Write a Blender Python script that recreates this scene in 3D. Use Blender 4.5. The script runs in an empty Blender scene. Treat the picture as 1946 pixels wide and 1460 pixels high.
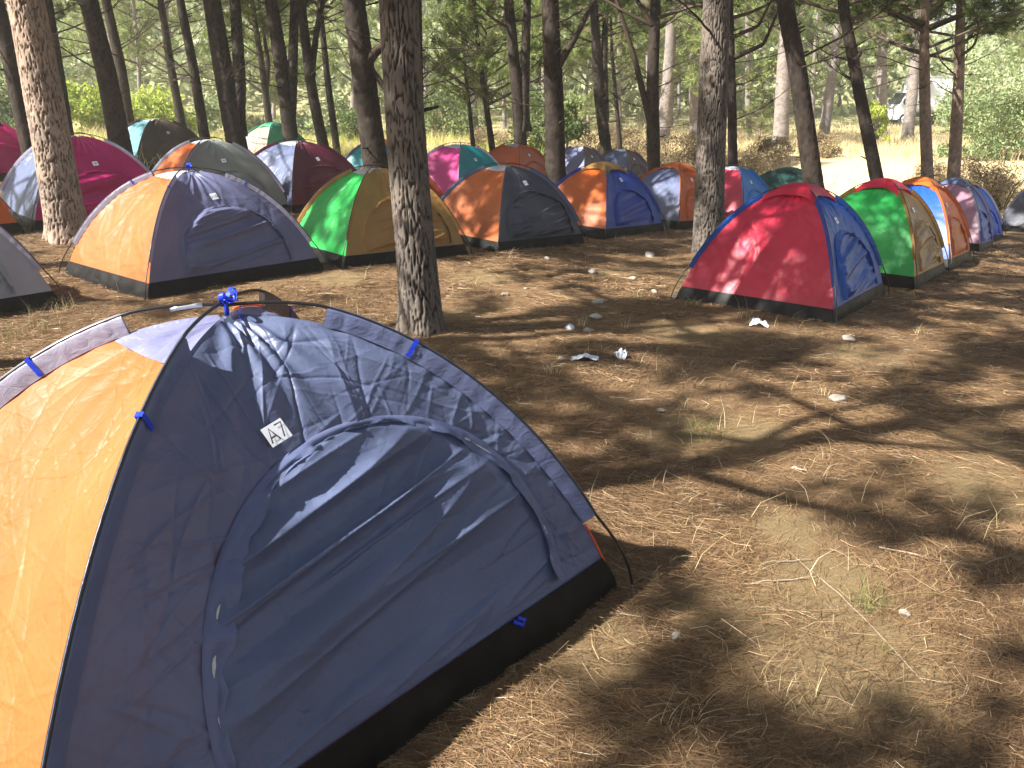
import bpy, math
import numpy as np
from mathutils import Matrix, Vector

PI = math.pi
rng = np.random.default_rng(7)
scene = bpy.context.scene
COL = scene.collection

# ------------------------------------------------------------------ camera model
W, H = 1946, 1460
F = 1518.0
CH = 1.65
PITCH = math.atan((730 - 225) / F)


def sst(a, b, x):
    t = np.clip((np.asarray(x, float) - a) / (b - a), 0, 1)
    return t * t * (3 - 2 * t)


def _hash(ix, iy, seed):
    h = (ix.astype(np.int64) * 374761393 + iy.astype(np.int64) * 668265263 + seed * 974711) & 0xFFFFFFFF
    h = ((h ^ (h >> 13)) * 1274126177) & 0xFFFFFFFF
    h = h ^ (h >> 16)
    return (h & 0xFFFFFF) / float(0xFFFFFF)


def vnoise(x, y, seed=0):
    x = np.asarray(x, float); y = np.asarray(y, float)
    x, y = np.broadcast_arrays(x, y)
    ix = np.floor(x).astype(np.int64); iy = np.floor(y).astype(np.int64)
    fx = x - ix; fy = y - iy
    fx = fx * fx * (3 - 2 * fx); fy = fy * fy * (3 - 2 * fy)
    a = _hash(ix, iy, seed); b = _hash(ix + 1, iy, seed)
    c = _hash(ix, iy + 1, seed); d = _hash(ix + 1, iy + 1, seed)
    return (a * (1 - fx) + b * fx) * (1 - fy) + (c * (1 - fx) + d * fx) * fy


def fbm(x, y, seed=0, octv=4):
    s = 0; amp = 0.5; f = 1.0
    for o in range(octv):
        s = s + amp * (vnoise(x * f, y * f, seed + o * 17) - 0.5)
        amp *= 0.5; f *= 2.03
    return s


def terr0(x, y):
    """large scale lie of the land"""
    x = np.asarray(x, float); y = np.asarray(y, float)
    xc = np.clip(x, -14, 9.5); yc = np.clip(y, 0, 19)
    k = np.where(x > 0, .0050, .0032)
    z = -k * xc * yc
    far = 0.35 + 0.5 * sst(28, 60, y)
    edge = 26 - 4.5 * sst(6, 16, x)
    t = sst(edge, edge + 4.5, y) * sst(-2, 3, x) + sst(22, 40, y) * (1 - sst(-2, 3, x))
    z = z * (1 - t) + far * t
    hl = sst(50, 140, y) * (9 + 38 * (1 - sst(-60, 45, x - .12 * y)))
    return z + hl


def terr(x, y):
    x = np.asarray(x, float); y = np.asarray(y, float)
    n = .075 * fbm(x * .9, y * .9, 3, 3) + .03 * fbm(x * 3.1, y * 3.1, 9, 2)
    n = n * (1 + 2.5 * sst(24, 34, y))
    for (mx, my, mr, mh) in MOUNDS:
        n = n + mh * np.exp(-((x - mx) ** 2 + (y - my) ** 2) / mr ** 2)
    return terr0(x, y) + n


MOUNDS = []


def ray(p):
    x = (p[0] - W / 2) / F; y = -(p[1] - H / 2) / F
    cp, sp = math.cos(PITCH), math.sin(PITCH)
    return np.array([x, cp + y * sp, -sp + y * cp])


def gp(p):
    r = ray(p); t = .5
    while t < 120:
        q = r * t + np.array([0, 0, CH])
        if q[2] < terr0(q[0], q[1]):
            return q
        t += .01
    return q


for _p, _r in (((805, 642), .42), ((1345, 494), .5), ((130, 464), .5)):
    _q = gp(_p); MOUNDS.append((_q[0], _q[1], _r, .07))


def at(p, d):
    r = ray(p)
    return r * (d / r[1]) + np.array([0, 0, CH])


# ------------------------------------------------------------------ mesh helpers
def link(o, parent=None):
    COL.objects.link(o)
    if parent is not None:
        o.parent = parent
    return o


def mk(name, V, faces, mats, parent=None, smooth=True, attrs=None, mi=None):
    """faces: list of int arrays (n,3) / (n,4)"""
    V = np.asarray(V, np.float32)
    if isinstance(faces, np.ndarray):
        faces = [faces]
    faces = [f for f in faces if len(f)]
    me = bpy.data.meshes.new(name)
    me.vertices.add(len(V))
    me.vertices.foreach_set('co', V.ravel())
    nl = sum(f.size for f in faces); nf = sum(len(f) for f in faces)
    me.loops.add(nl); me.polygons.add(nf)
    me.loops.foreach_set('vertex_index', np.concatenate([f.ravel() for f in faces]).astype(np.int32))
    st = []; c = 0
    for f in faces:
        st.append(c + np.arange(len(f)) * f.shape[1]); c += f.size
    me.polygons.foreach_set('loop_start', np.concatenate(st).astype(np.int32))
    if mi is not None:
        me.polygons.foreach_set('material_index', np.asarray(mi, np.int32))
    me.polygons.foreach_set('use_smooth', np.full(nf, smooth, bool))
    if not isinstance(mats, (list, tuple)):
        mats = [mats]
    for m in mats:
        me.materials.append(m)
    for k, v in (attrs or {}).items():
        at_ = me.attributes.new(k, 'FLOAT', 'POINT')
        at_.data.foreach_set('value', np.asarray(v, np.float32))
    me.update(calc_edges=True)
    me.validate()
    return link(bpy.data.objects.new(name, me), parent)


def gridf(nu, nv, off=0, wrap=False):
    """quads for a (nv rows, nu cols) grid"""
    i = np.arange(nv - 1)[:, None] * nu
    if wrap:
        j = np.arange(nu)[None]; j2 = (j + 1) % nu
    else:
        j = np.arange(nu - 1)[None]; j2 = j + 1
    return np.stack([i + j, i + j2, i + nu + j2, i + nu + j], -1).reshape(-1, 4) + off


def tube(path, rad, n=8, cap=True):
    P = np.asarray(path, float); N = len(P)
    R = np.broadcast_to(np.asarray(rad, float), (N,))
    T = np.gradient(P, axis=0); T /= np.linalg.norm(T, axis=1)[:, None] + 1e-9
    ref = np.array([0, 0, 1.0]) if abs(T[:, 2]).mean() < .8 else np.array([1.0, 0, 0])
    A = np.cross(T, ref); A /= np.linalg.norm(A, axis=1)[:, None] + 1e-9
    B = np.cross(T, A)
    th = np.arange(n) * 2 * PI / n
    V = P[:, None] + R[:, None, None] * (np.cos(th)[None, :, None] * A[:, None] + np.sin(th)[None, :, None] * B[:, None])
    V = V.reshape(-1, 3)
    f = [gridf(n, N, 0, True)]
    if cap:
        V = np.vstack([V, P[:1], P[-1:]])
        j = np.arange(n)
        f.append(np.stack([np.full(n, n * N), (j + 1) % n, j], -1))
        f.append(np.stack([np.full(n, n * N + 1), n * (N - 1) + j, n * (N - 1) + (j + 1) % n], -1))
    return V, f


class MB:
    def __init__(s):
        s.V = []; s.Q = []; s.T = []; s.n = 0

    def add(s, V, faces):
        if isinstance(faces, np.ndarray):
            faces = [faces]
        for f in faces:
            if len(f):
                (s.Q if f.shape[1] == 4 else s.T).append(f + s.n)
        s.V.append(np.asarray(V, float)); s.n += len(V)
        return s

    def tube(s, p, r, n=8, cap=True):
        return s.add(*tube(p, r, n, cap))

    def box(s, c, d, M=None, bev=0.0):
        x, y, z = np.array(d) / 2
        b = min(bev, x * .9, y * .9, z * .9)
        if b <= 0:
            V = np.array([[i * x, j * y, k * z] for k in (-1, 1) for j in (-1, 1) for i in (-1, 1)])
            Fq = np.array([[0, 2, 3, 1], [4, 5, 7, 6], [0, 1, 5, 4], [2, 6, 7, 3], [0, 4, 6, 2], [1, 3, 7, 5]])
        else:
            prof = [(-z, -b), (-z + b, 0), (z - b, 0), (z, -b)]
            V = []
            for zz, o in prof:
                X, Y = x + o, y + o
                for (sx, sy) in ((-1, -1), (1, -1), (1, 1), (-1, 1)):
                    if sx * sy > 0:
                        V += [(sx * X, sy * (Y - b), zz), (sx * (X - b), sy * Y, zz)]
                    else:
                        V += [(sx * (X - b), sy * Y, zz), (sx * X, sy * (Y - b), zz)]
            V = np.array(V)
            Fq = gridf(8, 4, 0, True)
            s.add(V @ (np.eye(3) if M is None else np.asarray(M).T) + np.array(c), [Fq, np.array([[7, 6, 1, 0], [6, 5, 2, 1], [5, 4, 3, 2]]),
                  np.array([[24, 25, 30, 31], [25, 26, 29, 30], [26, 27, 28, 29]])])
            return s
        if M is not None:
            V = V @ np.asarray(M).T
        return s.add(V + np.array(c), Fq)

    def build(s, name, mats, parent=None, smooth=True):
        f = []
        if s.Q: f.append(np.concatenate(s.Q))
        if s.T: f.append(np.concatenate(s.T))
        return mk(name, np.concatenate(s.V), f, mats, parent, smooth)


def tag(o, label, cat, group=None, kind=None):
    o['label'] = label; o['category'] = cat
    if group: o['group'] = group
    if kind: o['kind'] = kind
    return o


def empty(name, loc, label, cat, group=None):
    o = bpy.data.objects.new(name, None); o.empty_display_size = .2
    o.location = [float(c) for c in loc]
    link(o)
    return tag(o, label, cat, group)


def copy_tree(o, parent=None):
    c = o.copy(); COL.objects.link(c); c.parent = parent
    for ch in list(o.children):
        copy_tree(ch, c)
    return c


# ------------------------------------------------------------------ materials
def new_mat(name):
    m = bpy.data.materials.new(name); m.use_nodes = True
    nt = m.node_tree; nt.nodes.clear()
    out = nt.nodes.new('ShaderNodeOutputMaterial')
    return m, nt, out


def N(nt, t, **kw):
    n = nt.nodes.new(t)
    for k, v in kw.items():
        if k.startswith('i_'):
            n.inputs[k[2:].replace('_', ' ')].default_value = v
        else:
            setattr(n, k, v)
    return n


def L(nt, a, b):
    nt.links.new(a, b)


def ramp(nt, fac, stops):
    r = nt.nodes.new('ShaderNodeValToRGB')
    e = r.color_ramp.elements
    while len(e) < len(stops): e.new(.5)
    for k, (p, c) in enumerate(stops):
        e[k].position = p; e[k].color = (*c, 1)
    L(nt, fac, r.inputs[0])
    return r


def fabric(name, col, trans=.32, rough=.40, bump=.65, scale=7.0):
    m, nt, out = new_mat(name)
    tc = N(nt, 'ShaderNodeTexCoord')
    mp = N(nt, 'ShaderNodeMapping'); mp.inputs['Scale'].default_value = (1, 1, 1.6)
    L(nt, tc.outputs['Object'], mp.inputs[0])
    n1 = N(nt, 'ShaderNodeTexNoise', noise_type='RIDGED_MULTIFRACTAL')
    n1.inputs['Scale'].default_value = scale * .45; n1.inputs['Detail'].default_value = 4.0
    n1.inputs['Roughness'].default_value = .55; n1.inputs['Distortion'].default_value = .7
    L(nt, mp.outputs[0], n1.inputs['Vector'])
    n2 = N(nt, 'ShaderNodeTexNoise'); n2.inputs['Scale'].default_value = scale * 3.0
    n2.inputs['Detail'].default_value = 3.0; n2.inputs['Distortion'].default_value = 1.2
    L(nt, mp.outputs[0], n2.inputs['Vector'])
    ad = N(nt, 'ShaderNodeMath', operation='MULTIPLY_ADD'); ad.inputs[1].default_value = .35
    L(nt, n2.outputs[0], ad.inputs[0]); L(nt, n1.outputs[0], ad.inputs[2])
    bp = N(nt, 'ShaderNodeBump'); bp.inputs['Strength'].default_value = bump; bp.inputs['Distance'].default_value = .012
    L(nt, ad.outputs[0], bp.inputs['Height'])
    # slight fading of the dye
    n3 = N(nt, 'ShaderNodeTexNoise'); n3.inputs['Scale'].default_value = 3.0; n3.inputs['Detail'].default_value = 5.0
    L(nt, tc.outputs['Object'], n3.inputs['Vector'])
    c0 = tuple(c * .88 for c in col); c1 = tuple(min(1, c * 1.1 + .004) for c in col)
    rp = ramp(nt, n3.outputs[0], [(.3, c0), (.7, c1)])
    b = N(nt, 'ShaderNodeBsdfPrincipled'); b.inputs['Roughness'].default_value = rough
    b.inputs['Specular IOR Level'].default_value = .42
    L(nt, rp.outputs[0], b.inputs['Base Color']); L(nt, bp.outputs[0], b.inputs['Normal'])
    t = N(nt, 'ShaderNodeBsdfTranslucent'); L(nt, rp.outputs[0], t.inputs[0]); L(nt, bp.outputs[0], t.inputs['Normal'])
    mx = N(nt, 'ShaderNodeMixShader'); mx.inputs[0].default_value = trans
    L(nt, b.outputs[0], mx.inputs[1]); L(nt, t.outputs[0], mx.inputs[2]); L(nt, mx.outputs[0], out.inputs[0])
    return m


def plain(name, col, rough=.6, metal=0, bump=0, scale=30, spec=.4, var=.15):
    m, nt, out = new_mat(name)
    tc = N(nt, 'ShaderNodeTexCoord')
    n3 = N(nt, 'ShaderNodeTexNoise'); n3.inputs['Scale'].default_value = scale; n3.inputs['Detail'].default_value = 5.0
    L(nt, tc.outputs['Object'], n3.inputs['Vector'])
    rp = ramp(nt, n3.outputs[0], [(.3, tuple(c * (1 - var) for c in col)), (.7, tuple(min(1, c * (1 + var)) for c in col))])
    b = N(nt, 'ShaderNodeBsdfPrincipled'); b.inputs['Roughness'].default_value = rough; b.inputs['Metallic'].default_value = metal
    b.inputs['Specular IOR Level'].default_value = spec
    L(nt, rp.outputs[0], b.inputs['Base Color'])
    if bump:
        bp = N(nt, 'ShaderNodeBump'); bp.inputs['Strength'].default_value = bump; bp.inputs['Distance'].default_value = .01
        L(nt, n3.outputs[0], bp.inputs['Height']); L(nt, bp.outputs[0], b.inputs['Normal'])
    L(nt, b.outputs[0], out.inputs[0])
    return m


def leafy(name, stops, trans=.35, rough=.6, attr='tint', spec=.25):
    m, nt, out = new_mat(name)
    a = N(nt, 'ShaderNodeAttribute', attribute_name=attr)
    rp = ramp(nt, a.outputs['Fac'], stops)
    b = N(nt, 'ShaderNodeBsdfPrincipled'); b.inputs['Roughness'].default_value = rough; b.inputs['Specular IOR Level'].default_value = spec
    L(nt, rp.outputs[0], b.inputs['Base Color'])
    t = N(nt, 'ShaderNodeBsdfTranslucent'); L(nt, rp.outputs[0], t.inputs[0])
    mx = N(nt, 'ShaderNodeMixShader'); mx.inputs[0].default_value = trans
    L(nt, b.outputs[0], mx.inputs[1]); L(nt, t.outputs[0], mx.inputs[2]); L(nt, mx.outputs[0], out.inputs[0])
    return m


def bark_mat(name, stops, bump=.6):
    m, nt, out = new_mat(name)
    a = N(nt, 'ShaderNodeAttribute', attribute_name='bark')
    tc = N(nt, 'ShaderNodeTexCoord')
    mp = N(nt, 'ShaderNodeMapping'); mp.inputs['Scale'].default_value = (1, 1, .3)
    L(nt, tc.outputs['Object'], mp.inputs[0])
    n = N(nt, 'ShaderNodeTexNoise'); n.inputs['Scale'].default_value = 38; n.inputs['Detail'].default_value = 6; n.inputs['Roughness'].default_value = .65
    L(nt, mp.outputs[0], n.inputs['Vector'])
    s = N(nt, 'ShaderNodeMath', operation='MULTIPLY_ADD'); s.inputs[1].default_value = .75
    L(nt, n.outputs[0], s.inputs[0])
    s2 = N(nt, 'ShaderNodeMath', operation='MULTIPLY'); s2.inputs[1].default_value = .62
    L(nt, a.outputs['Fac'], s2.inputs[0]); L(nt, s2.outputs[0], s.inputs[2])
    rp = ramp(nt, s.outputs[0], stops)
    big = N(nt, 'ShaderNodeTexNoise'); big.inputs['Scale'].default_value = 2.2; big.inputs['Detail'].default_value = 4
    L(nt, tc.outputs['Object'], big.inputs['Vector'])
    mix = N(nt, 'ShaderNodeMixRGB', blend_type='MULTIPLY'); mix.inputs[0].default_value = .7
    rb = ramp(nt, big.outputs[0], [(.35, (.62, .6, .6)), (.65, (1.15, 1.05, .98))])
    L(nt, rp.outputs[0], mix.inputs[1]); L(nt, rb.outputs[0], mix.inputs[2])
    b = N(nt, 'ShaderNodeBsdfPrincipled'); b.inputs['Roughness'].default_value = .9; b.inputs['Specular IOR Level'].default_value = .15
    L(nt, mix.outputs[0], b.inputs['Base Color'])
    bp = N(nt, 'ShaderNodeBump'); bp.inputs['Strength'].default_value = bump; bp.inputs['Distance'].default_value = .012
    L(nt, s.outputs[0], bp.inputs['Height']); L(nt, bp.outputs[0], b.inputs['Normal'])
    L(nt, b.outputs[0], out.inputs[0])
    return m


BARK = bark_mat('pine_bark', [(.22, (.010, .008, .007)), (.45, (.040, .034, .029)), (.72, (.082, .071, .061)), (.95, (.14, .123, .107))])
BARK_SHADED = bark_mat('pine_bark_shaded', [(.22, (.004, .0032, .0028)), (.45, (.012, .0095, .008)), (.72, (.026, .0205, .017)), (.95, (.055, .045, .037))])  # grove shade painted into the bark colour of mid-distance trunks
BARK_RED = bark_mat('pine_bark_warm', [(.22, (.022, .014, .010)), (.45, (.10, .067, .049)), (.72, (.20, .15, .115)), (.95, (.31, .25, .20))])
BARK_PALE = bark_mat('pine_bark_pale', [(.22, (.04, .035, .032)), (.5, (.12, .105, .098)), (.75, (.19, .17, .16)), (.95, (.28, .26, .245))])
WOOD = bark_mat('branch_bark', [(.2, (.02, .015, .012)), (.5, (.07, .052, .04)), (.8, (.13, .10, .08)), (.95, (.2, .16, .13))])
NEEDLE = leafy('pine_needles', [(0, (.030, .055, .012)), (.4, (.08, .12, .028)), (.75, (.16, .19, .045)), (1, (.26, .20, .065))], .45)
NEEDLE_SUNLIT = leafy('pine_needles_sunny', [(0, (.11, .155, .04)), (.5, (.25, .31, .10)), (1, (.43, .44, .19))], .45)  # sunlit brightness put into the needle colour
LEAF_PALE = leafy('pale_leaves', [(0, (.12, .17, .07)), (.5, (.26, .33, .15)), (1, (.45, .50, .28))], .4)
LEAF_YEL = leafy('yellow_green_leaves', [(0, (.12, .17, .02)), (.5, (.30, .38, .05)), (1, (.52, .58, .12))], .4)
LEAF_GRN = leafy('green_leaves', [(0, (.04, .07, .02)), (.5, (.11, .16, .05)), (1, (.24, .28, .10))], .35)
BRUSH = leafy('dry_brush', [(0, (.05, .035, .02)), (.5, (.17, .125, .065)), (1, (.38, .29, .16))], .25)
STRAW = leafy('dry_grass', [(0, (.30, .24, .11)), (.5, (.56, .46, .25)), (1, (.78, .68, .44))], .35, .7)
GRASSG = leafy('green_grass', [(0, (.05, .08, .02)), (.6, (.16, .20, .06)), (1, (.42, .36, .16))], .35)
LITTER = leafy('fallen_pine_needles', [(0, (.04, .024, .015)), (.35, (.132, .078, .039)), (.7, (.285, .175, .088)), (.9, (.46, .335, .195)), (1, (.58, .49, .34))], .1, .6, spec=.3)
BLACKF = plain('black_groundsheet', (.007, .0065, .006), .55, bump=.6, scale=9, spec=.14, var=.75)
POLE = plain('black_pole', (.01, .01, .011), .3, spec=.5)
STEEL = plain('pole_ferrule', (.55, .56, .58), .3, metal=.9)
WHITE = plain('white_sticker', (.78, .79, .84), .5, var=.03)
INK = plain('black_ink', (.02, .02, .03), .5)
SEAM_SHADE = plain('zip_shadow_line', (.02, .02, .024), .6)  # coloured dark so door outlines read as shadow lines
BLUE_TIE = fabric('blue_ribbon', (.012, .05, .62), .2)
PIPING_O = fabric('orange_piping', (.75, .10, .02), .2)
ZIP = plain('zip_tape', (.50, .50, .46), .5, scale=120)
STONE = plain('pale_limestone', (.30, .275, .235), .85, bump=.8, scale=16, var=.25)
STONE_G = plain('grey_stone', (.26, .22, .18), .9, bump=.8, scale=16, var=.25)
PAPER = plain('white_paper', (.50, .53, .58), .7, var=.05)
STICK = plain('dry_stick', (.30, .24, .18), .8, bump=.5, scale=20)


def ground_mat():
    m, nt, out = new_mat('forest_ground')
    geo = N(nt, 'ShaderNodeNewGeometry')
    a = N(nt, 'ShaderNodeAttribute', attribute_name='meadow')
    so = N(nt, 'ShaderNodeAttribute', attribute_name='soil')

    def noise(sc, det=5, rough=.6, dist=0):
        n = N(nt, 'ShaderNodeTexNoise'); n.inputs['Scale'].default_value = sc; n.inputs['Detail'].default_value = det
        n.inputs['Roughness'].default_value = rough; n.inputs['Distortion'].default_value = dist
        L(nt, geo.outputs['Position'], n.inputs['Vector']); return n
    n1 = noise(60, 8, .7, 2.5); n2 = noise(2.2, 6, .6); n3 = noise(300, 3, .6, 1.0)
    mixn = N(nt, 'ShaderNodeMath', operation='MULTIPLY_ADD'); mixn.inputs[1].default_value = .5
    L(nt, n3.outputs[0], mixn.inputs[0])
    h = N(nt, 'ShaderNodeMath', operation='MULTIPLY'); h.inputs[1].default_value = .55
    L(nt, n1.outputs[0], h.inputs[0]); L(nt, h.outputs[0], mixn.inputs[2])
    lit = ramp(nt, mixn.outputs[0], [(.30, (.05, .028, .015)), (.48, (.13, .08, .042)), (.62, (.24, .155, .082)), (.75, (.39, .29, .175))])
    soil = ramp(nt, n1.outputs[0], [(.3, (.10, .066, .034)), (.55, (.20, .145, .074)), (.75, (.33, .25, .135))])
    straw = ramp(nt, n1.outputs[0], [(.3, (.30, .22, .11)), (.5, (.48, .37, .20)), (.72, (.62, .52, .33))])
    # bare soil where needles are thin
    sm = N(nt, 'ShaderNodeMath', operation='MULTIPLY_ADD'); sm.inputs[1].default_value = .9
    L(nt, n2.outputs[0], sm.inputs[0]); sm.inputs[2].default_value = -.45
    sm2 = N(nt, 'ShaderNodeMath', operation='ADD', use_clamp=True); L(nt, sm.outputs[0], sm2.inputs[0]); L(nt, so.outputs['Fac'], sm2.inputs[1])
    m1 = N(nt, 'ShaderNodeMixRGB'); L(nt, sm2.outputs[0], m1.inputs[0]); L(nt, lit.outputs[0], m1.inputs[1]); L(nt, soil.outputs[0], m1.inputs[2])
    m2 = N(nt, 'ShaderNodeMixRGB'); L(nt, a.outputs['Fac'], m2.inputs[0]); L(nt, m1.outputs[0], m2.inputs[1]); L(nt, straw.outputs[0], m2.inputs[2])
    hill = N(nt, 'ShaderNodeAttribute', attribute_name='hill')
    hc = ramp(nt, n2.outputs[0], [(.3, (.13, .14, .06)), (.6, (.30, .28, .14)), (.8, (.44, .37, .21))])
    m3 = N(nt, 'ShaderNodeMixRGB'); L(nt, hill.outputs['Fac'], m3.inputs[0]); L(nt, m2.outputs[0], m3.inputs[1]); L(nt, hc.outputs[0], m3.inputs[2])
    b = N(nt, 'ShaderNodeBsdfPrincipled'); b.inputs['Roughness'].default_value = .9; b.inputs['Specular IOR Level'].default_value = .15
    L(nt, m3.outputs[0], b.inputs['Base Color'])
    bp = N(nt, 'ShaderNodeBump'); bp.inputs['Strength'].default_value = .8; bp.inputs['Distance'].default_value = .012
    L(nt, mixn.outputs[0], bp.inputs['Height']); L(nt, bp.outputs[0], b.inputs['Normal'])
    L(nt, b.outputs[0], out.inputs[0])
    return m


# ------------------------------------------------------------------ ground
SOIL_PX = [(1290, 825, .30), (1430, 825, .28), (1580, 1240, .45), (1900, 930, .4), (1500, 1005, .22), (1310, 635, .45), (1150, 520, .3),
           (930, 525, .4), (640, 530, .35), (1120, 1225, .25), (1640, 680, .35), (1560, 1115, .3), (1870, 850, .3), (870, 600, .35), (1350, 1150, .2)]
SOILS = [(*gp((p[0], p[1]))[:2], p[2]) for p in SOIL_PX]


def soil_mask(x, y):
    s = np.zeros(np.broadcast(x, y).shape)
    for (cx, cy, r) in SOILS:
        dd = np.hypot((x - cx), (y - cy) * .8) / r
        s = np.maximum(s, 1 - sst(.45, 1.15, dd + .5 * fbm(x * 4, y * 4, 55, 3)))
    return s


def meadow_mask(x, y):
    e = 19.5 + 1.5 * sst(-4, 8, x) + 3 * fbm(x * .3, y * .3, 77, 3)
    return sst(e - 1.5, e + 2.0, y)


def grow(a, b, n, e=2.2):
    t = np.linspace(0, 1, n + 1)[1:]
    return a + (b - a) * t ** e


xs = np.concatenate([-grow(13, 260, 40)[::-1], np.arange(-13, 13.01, .09), grow(13, 260, 40)])
ys = np.concatenate([-grow(1, 60, 14)[::-1], np.arange(-1, 20, .09), np.arange(20, 36, .25), grow(36, 420, 60)])
gx, gy = np.meshgrid(xs, ys)
gz = terr(gx, gy)
mead = meadow_mask(gx, gy)
GV = np.stack([gx, gy, gz], -1).reshape(-1, 3)
ground = mk('ground', GV, gridf(len(xs), len(ys)), ground_mat(), attrs={
    'meadow': mead.ravel(), 'soil': soil_mask(gx, gy).ravel(), 'hill': sst(44, 58, gy).ravel()})
ground['kind'] = 'structure'


# ---- fallen needles lying on the ground
def litter():
    bands = [(.75, 2.6, 12000, .0013), (2.6, 4.5, 8000, .0016), (4.5, 7.5, 3600, .0024), (7.5, 12.0, 1200, .0042), (12, 19, 300, .008)]
    Vs = []; Fs = []; Ts = []; n0 = 0
    for (y0, y1, dens, wd) in bands:
        xl = min(y1 * .78 + .6, 11)
        n = int(dens * (y1 - y0) * 2 * xl)
        x = rng.uniform(-xl, xl, n); y = rng.uniform(y0, y1, n)
        keep = np.abs(x) < y * .70 + .7
        keep &= rng.random(n) > .72 * soil_mask(x, y)
        keep &= rng.random(n) < .30 + 1.5 * np.clip(vnoise(x * 1.5, y * 1.5, 5) - .12, 0, 1)
        x = x[keep]; y = y[keep]; n = len(x)
        ln = rng.uniform(.07, .17, n) * (1 + (wd > .004) * .25)
        ang = rng.uniform(0, 2 * PI, n)
        flow = 2.6 * fbm(x * .8, y * .8, 31, 2) * 2 + .5
        al = rng.random(n) < .45
        ang = np.where(al, flow + rng.normal(0, .4, n), ang)
        bend = rng.normal(0, .35, n)
        z0 = terr(x, y) + rng.uniform(.001, .012, n) + .010 * vnoise(x * 7, y * 7, 8)
        tl = rng.normal(0, .10, n)
        up = rng.random(n) < .04
        tl = np.where(up, rng.uniform(.2, .8, n), tl)
        d1 = np.stack([np.cos(ang - bend), np.sin(ang - bend), tl], -1)
        d2 = np.stack([np.cos(ang + bend), np.sin(ang + bend), -np.abs(tl) * .5], -1)
        c = np.stack([x, y, z0], -1)
        h = (ln / 2)[:, None]
        P = np.stack([c - d1 * h, c, c + d2 * h], 1)
        side = np.stack([-np.sin(ang), np.cos(ang), rng.normal(0, .5, n)], -1)
        w = (wd * rng.uniform(.7, 1.3, n) / 2)[:, None, None]
        taper = np.array([1, 1, .35])[None, :, None]
        Va = P - side[:, None] * w * taper; Vb = P + side[:, None] * w * taper
        V = np.stack([Va, Vb], 2).reshape(-1, 3)
        b = np.arange(n)[:, None] * 6 + n0
        Fq = np.concatenate([b + np.array([0, 1, 3, 2]), b + np.array([2, 3, 5, 4])], 0)
        t = np.clip(.42 + .22 * rng.normal(0, 1, n) * .8 + .5 * fbm(x * .7, y * .7, 91, 3), 0, .86)
        t = np.where(rng.random(n) < .022, rng.uniform(.85, 1, n), t)
        Vs.append(V); Fs.append(Fq); Ts.append(np.repeat(t, 6)); n0 += len(V)
    o = mk('pine_needle_litter', np.concatenate(Vs), np.concatenate(Fs), LITTER, smooth=False, attrs={'tint': np.concatenate(Ts)})
    tag(o, 'brown fallen pine needles covering the forest floor', 'needles', kind='stuff')


litter()


# ---- grasses
def blades(x, y, z, hgt, wid, lean, tint0, seg=2):
    n = len(x)
    ang = rng.uniform(0, 2 * PI, n)
    ld = np.stack([np.cos(ang), np.sin(ang), np.zeros(n)], -1)
    fa = rng.uniform(0, 2 * PI, n)
    sd = np.stack([np.cos(fa), np.sin(fa), np.zeros(n)], -1)
    b = np.stack([x, y, z], -1)
    P = []
    for k in range(seg + 1):
        t = k / seg
        P.append(b + ld * (lean * t * t * hgt)[:, None] + np.array([0, 0, 1]) * (hgt * (t - .25 * lean * t * t))[:, None])
    P = np.stack(P, 1)
    tp = np.linspace(1, .12, seg + 1)[None, :, None]
    w = (wid / 2)[:, None, None] if np.ndim(wid) else wid / 2
    V = np.stack([P - sd[:, None] * w * tp, P + sd[:, None] * w * tp], 2).reshape(-1, 3)
    m = 2 * (seg + 1)
    i = np.arange(n)[:, None] * m
    Fq = np.concatenate([i + np.array([0, 1, 3, 2]) + 2 * k for k in range(seg)], 0)
    return V, Fq, np.repeat(tint0, m)


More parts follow.
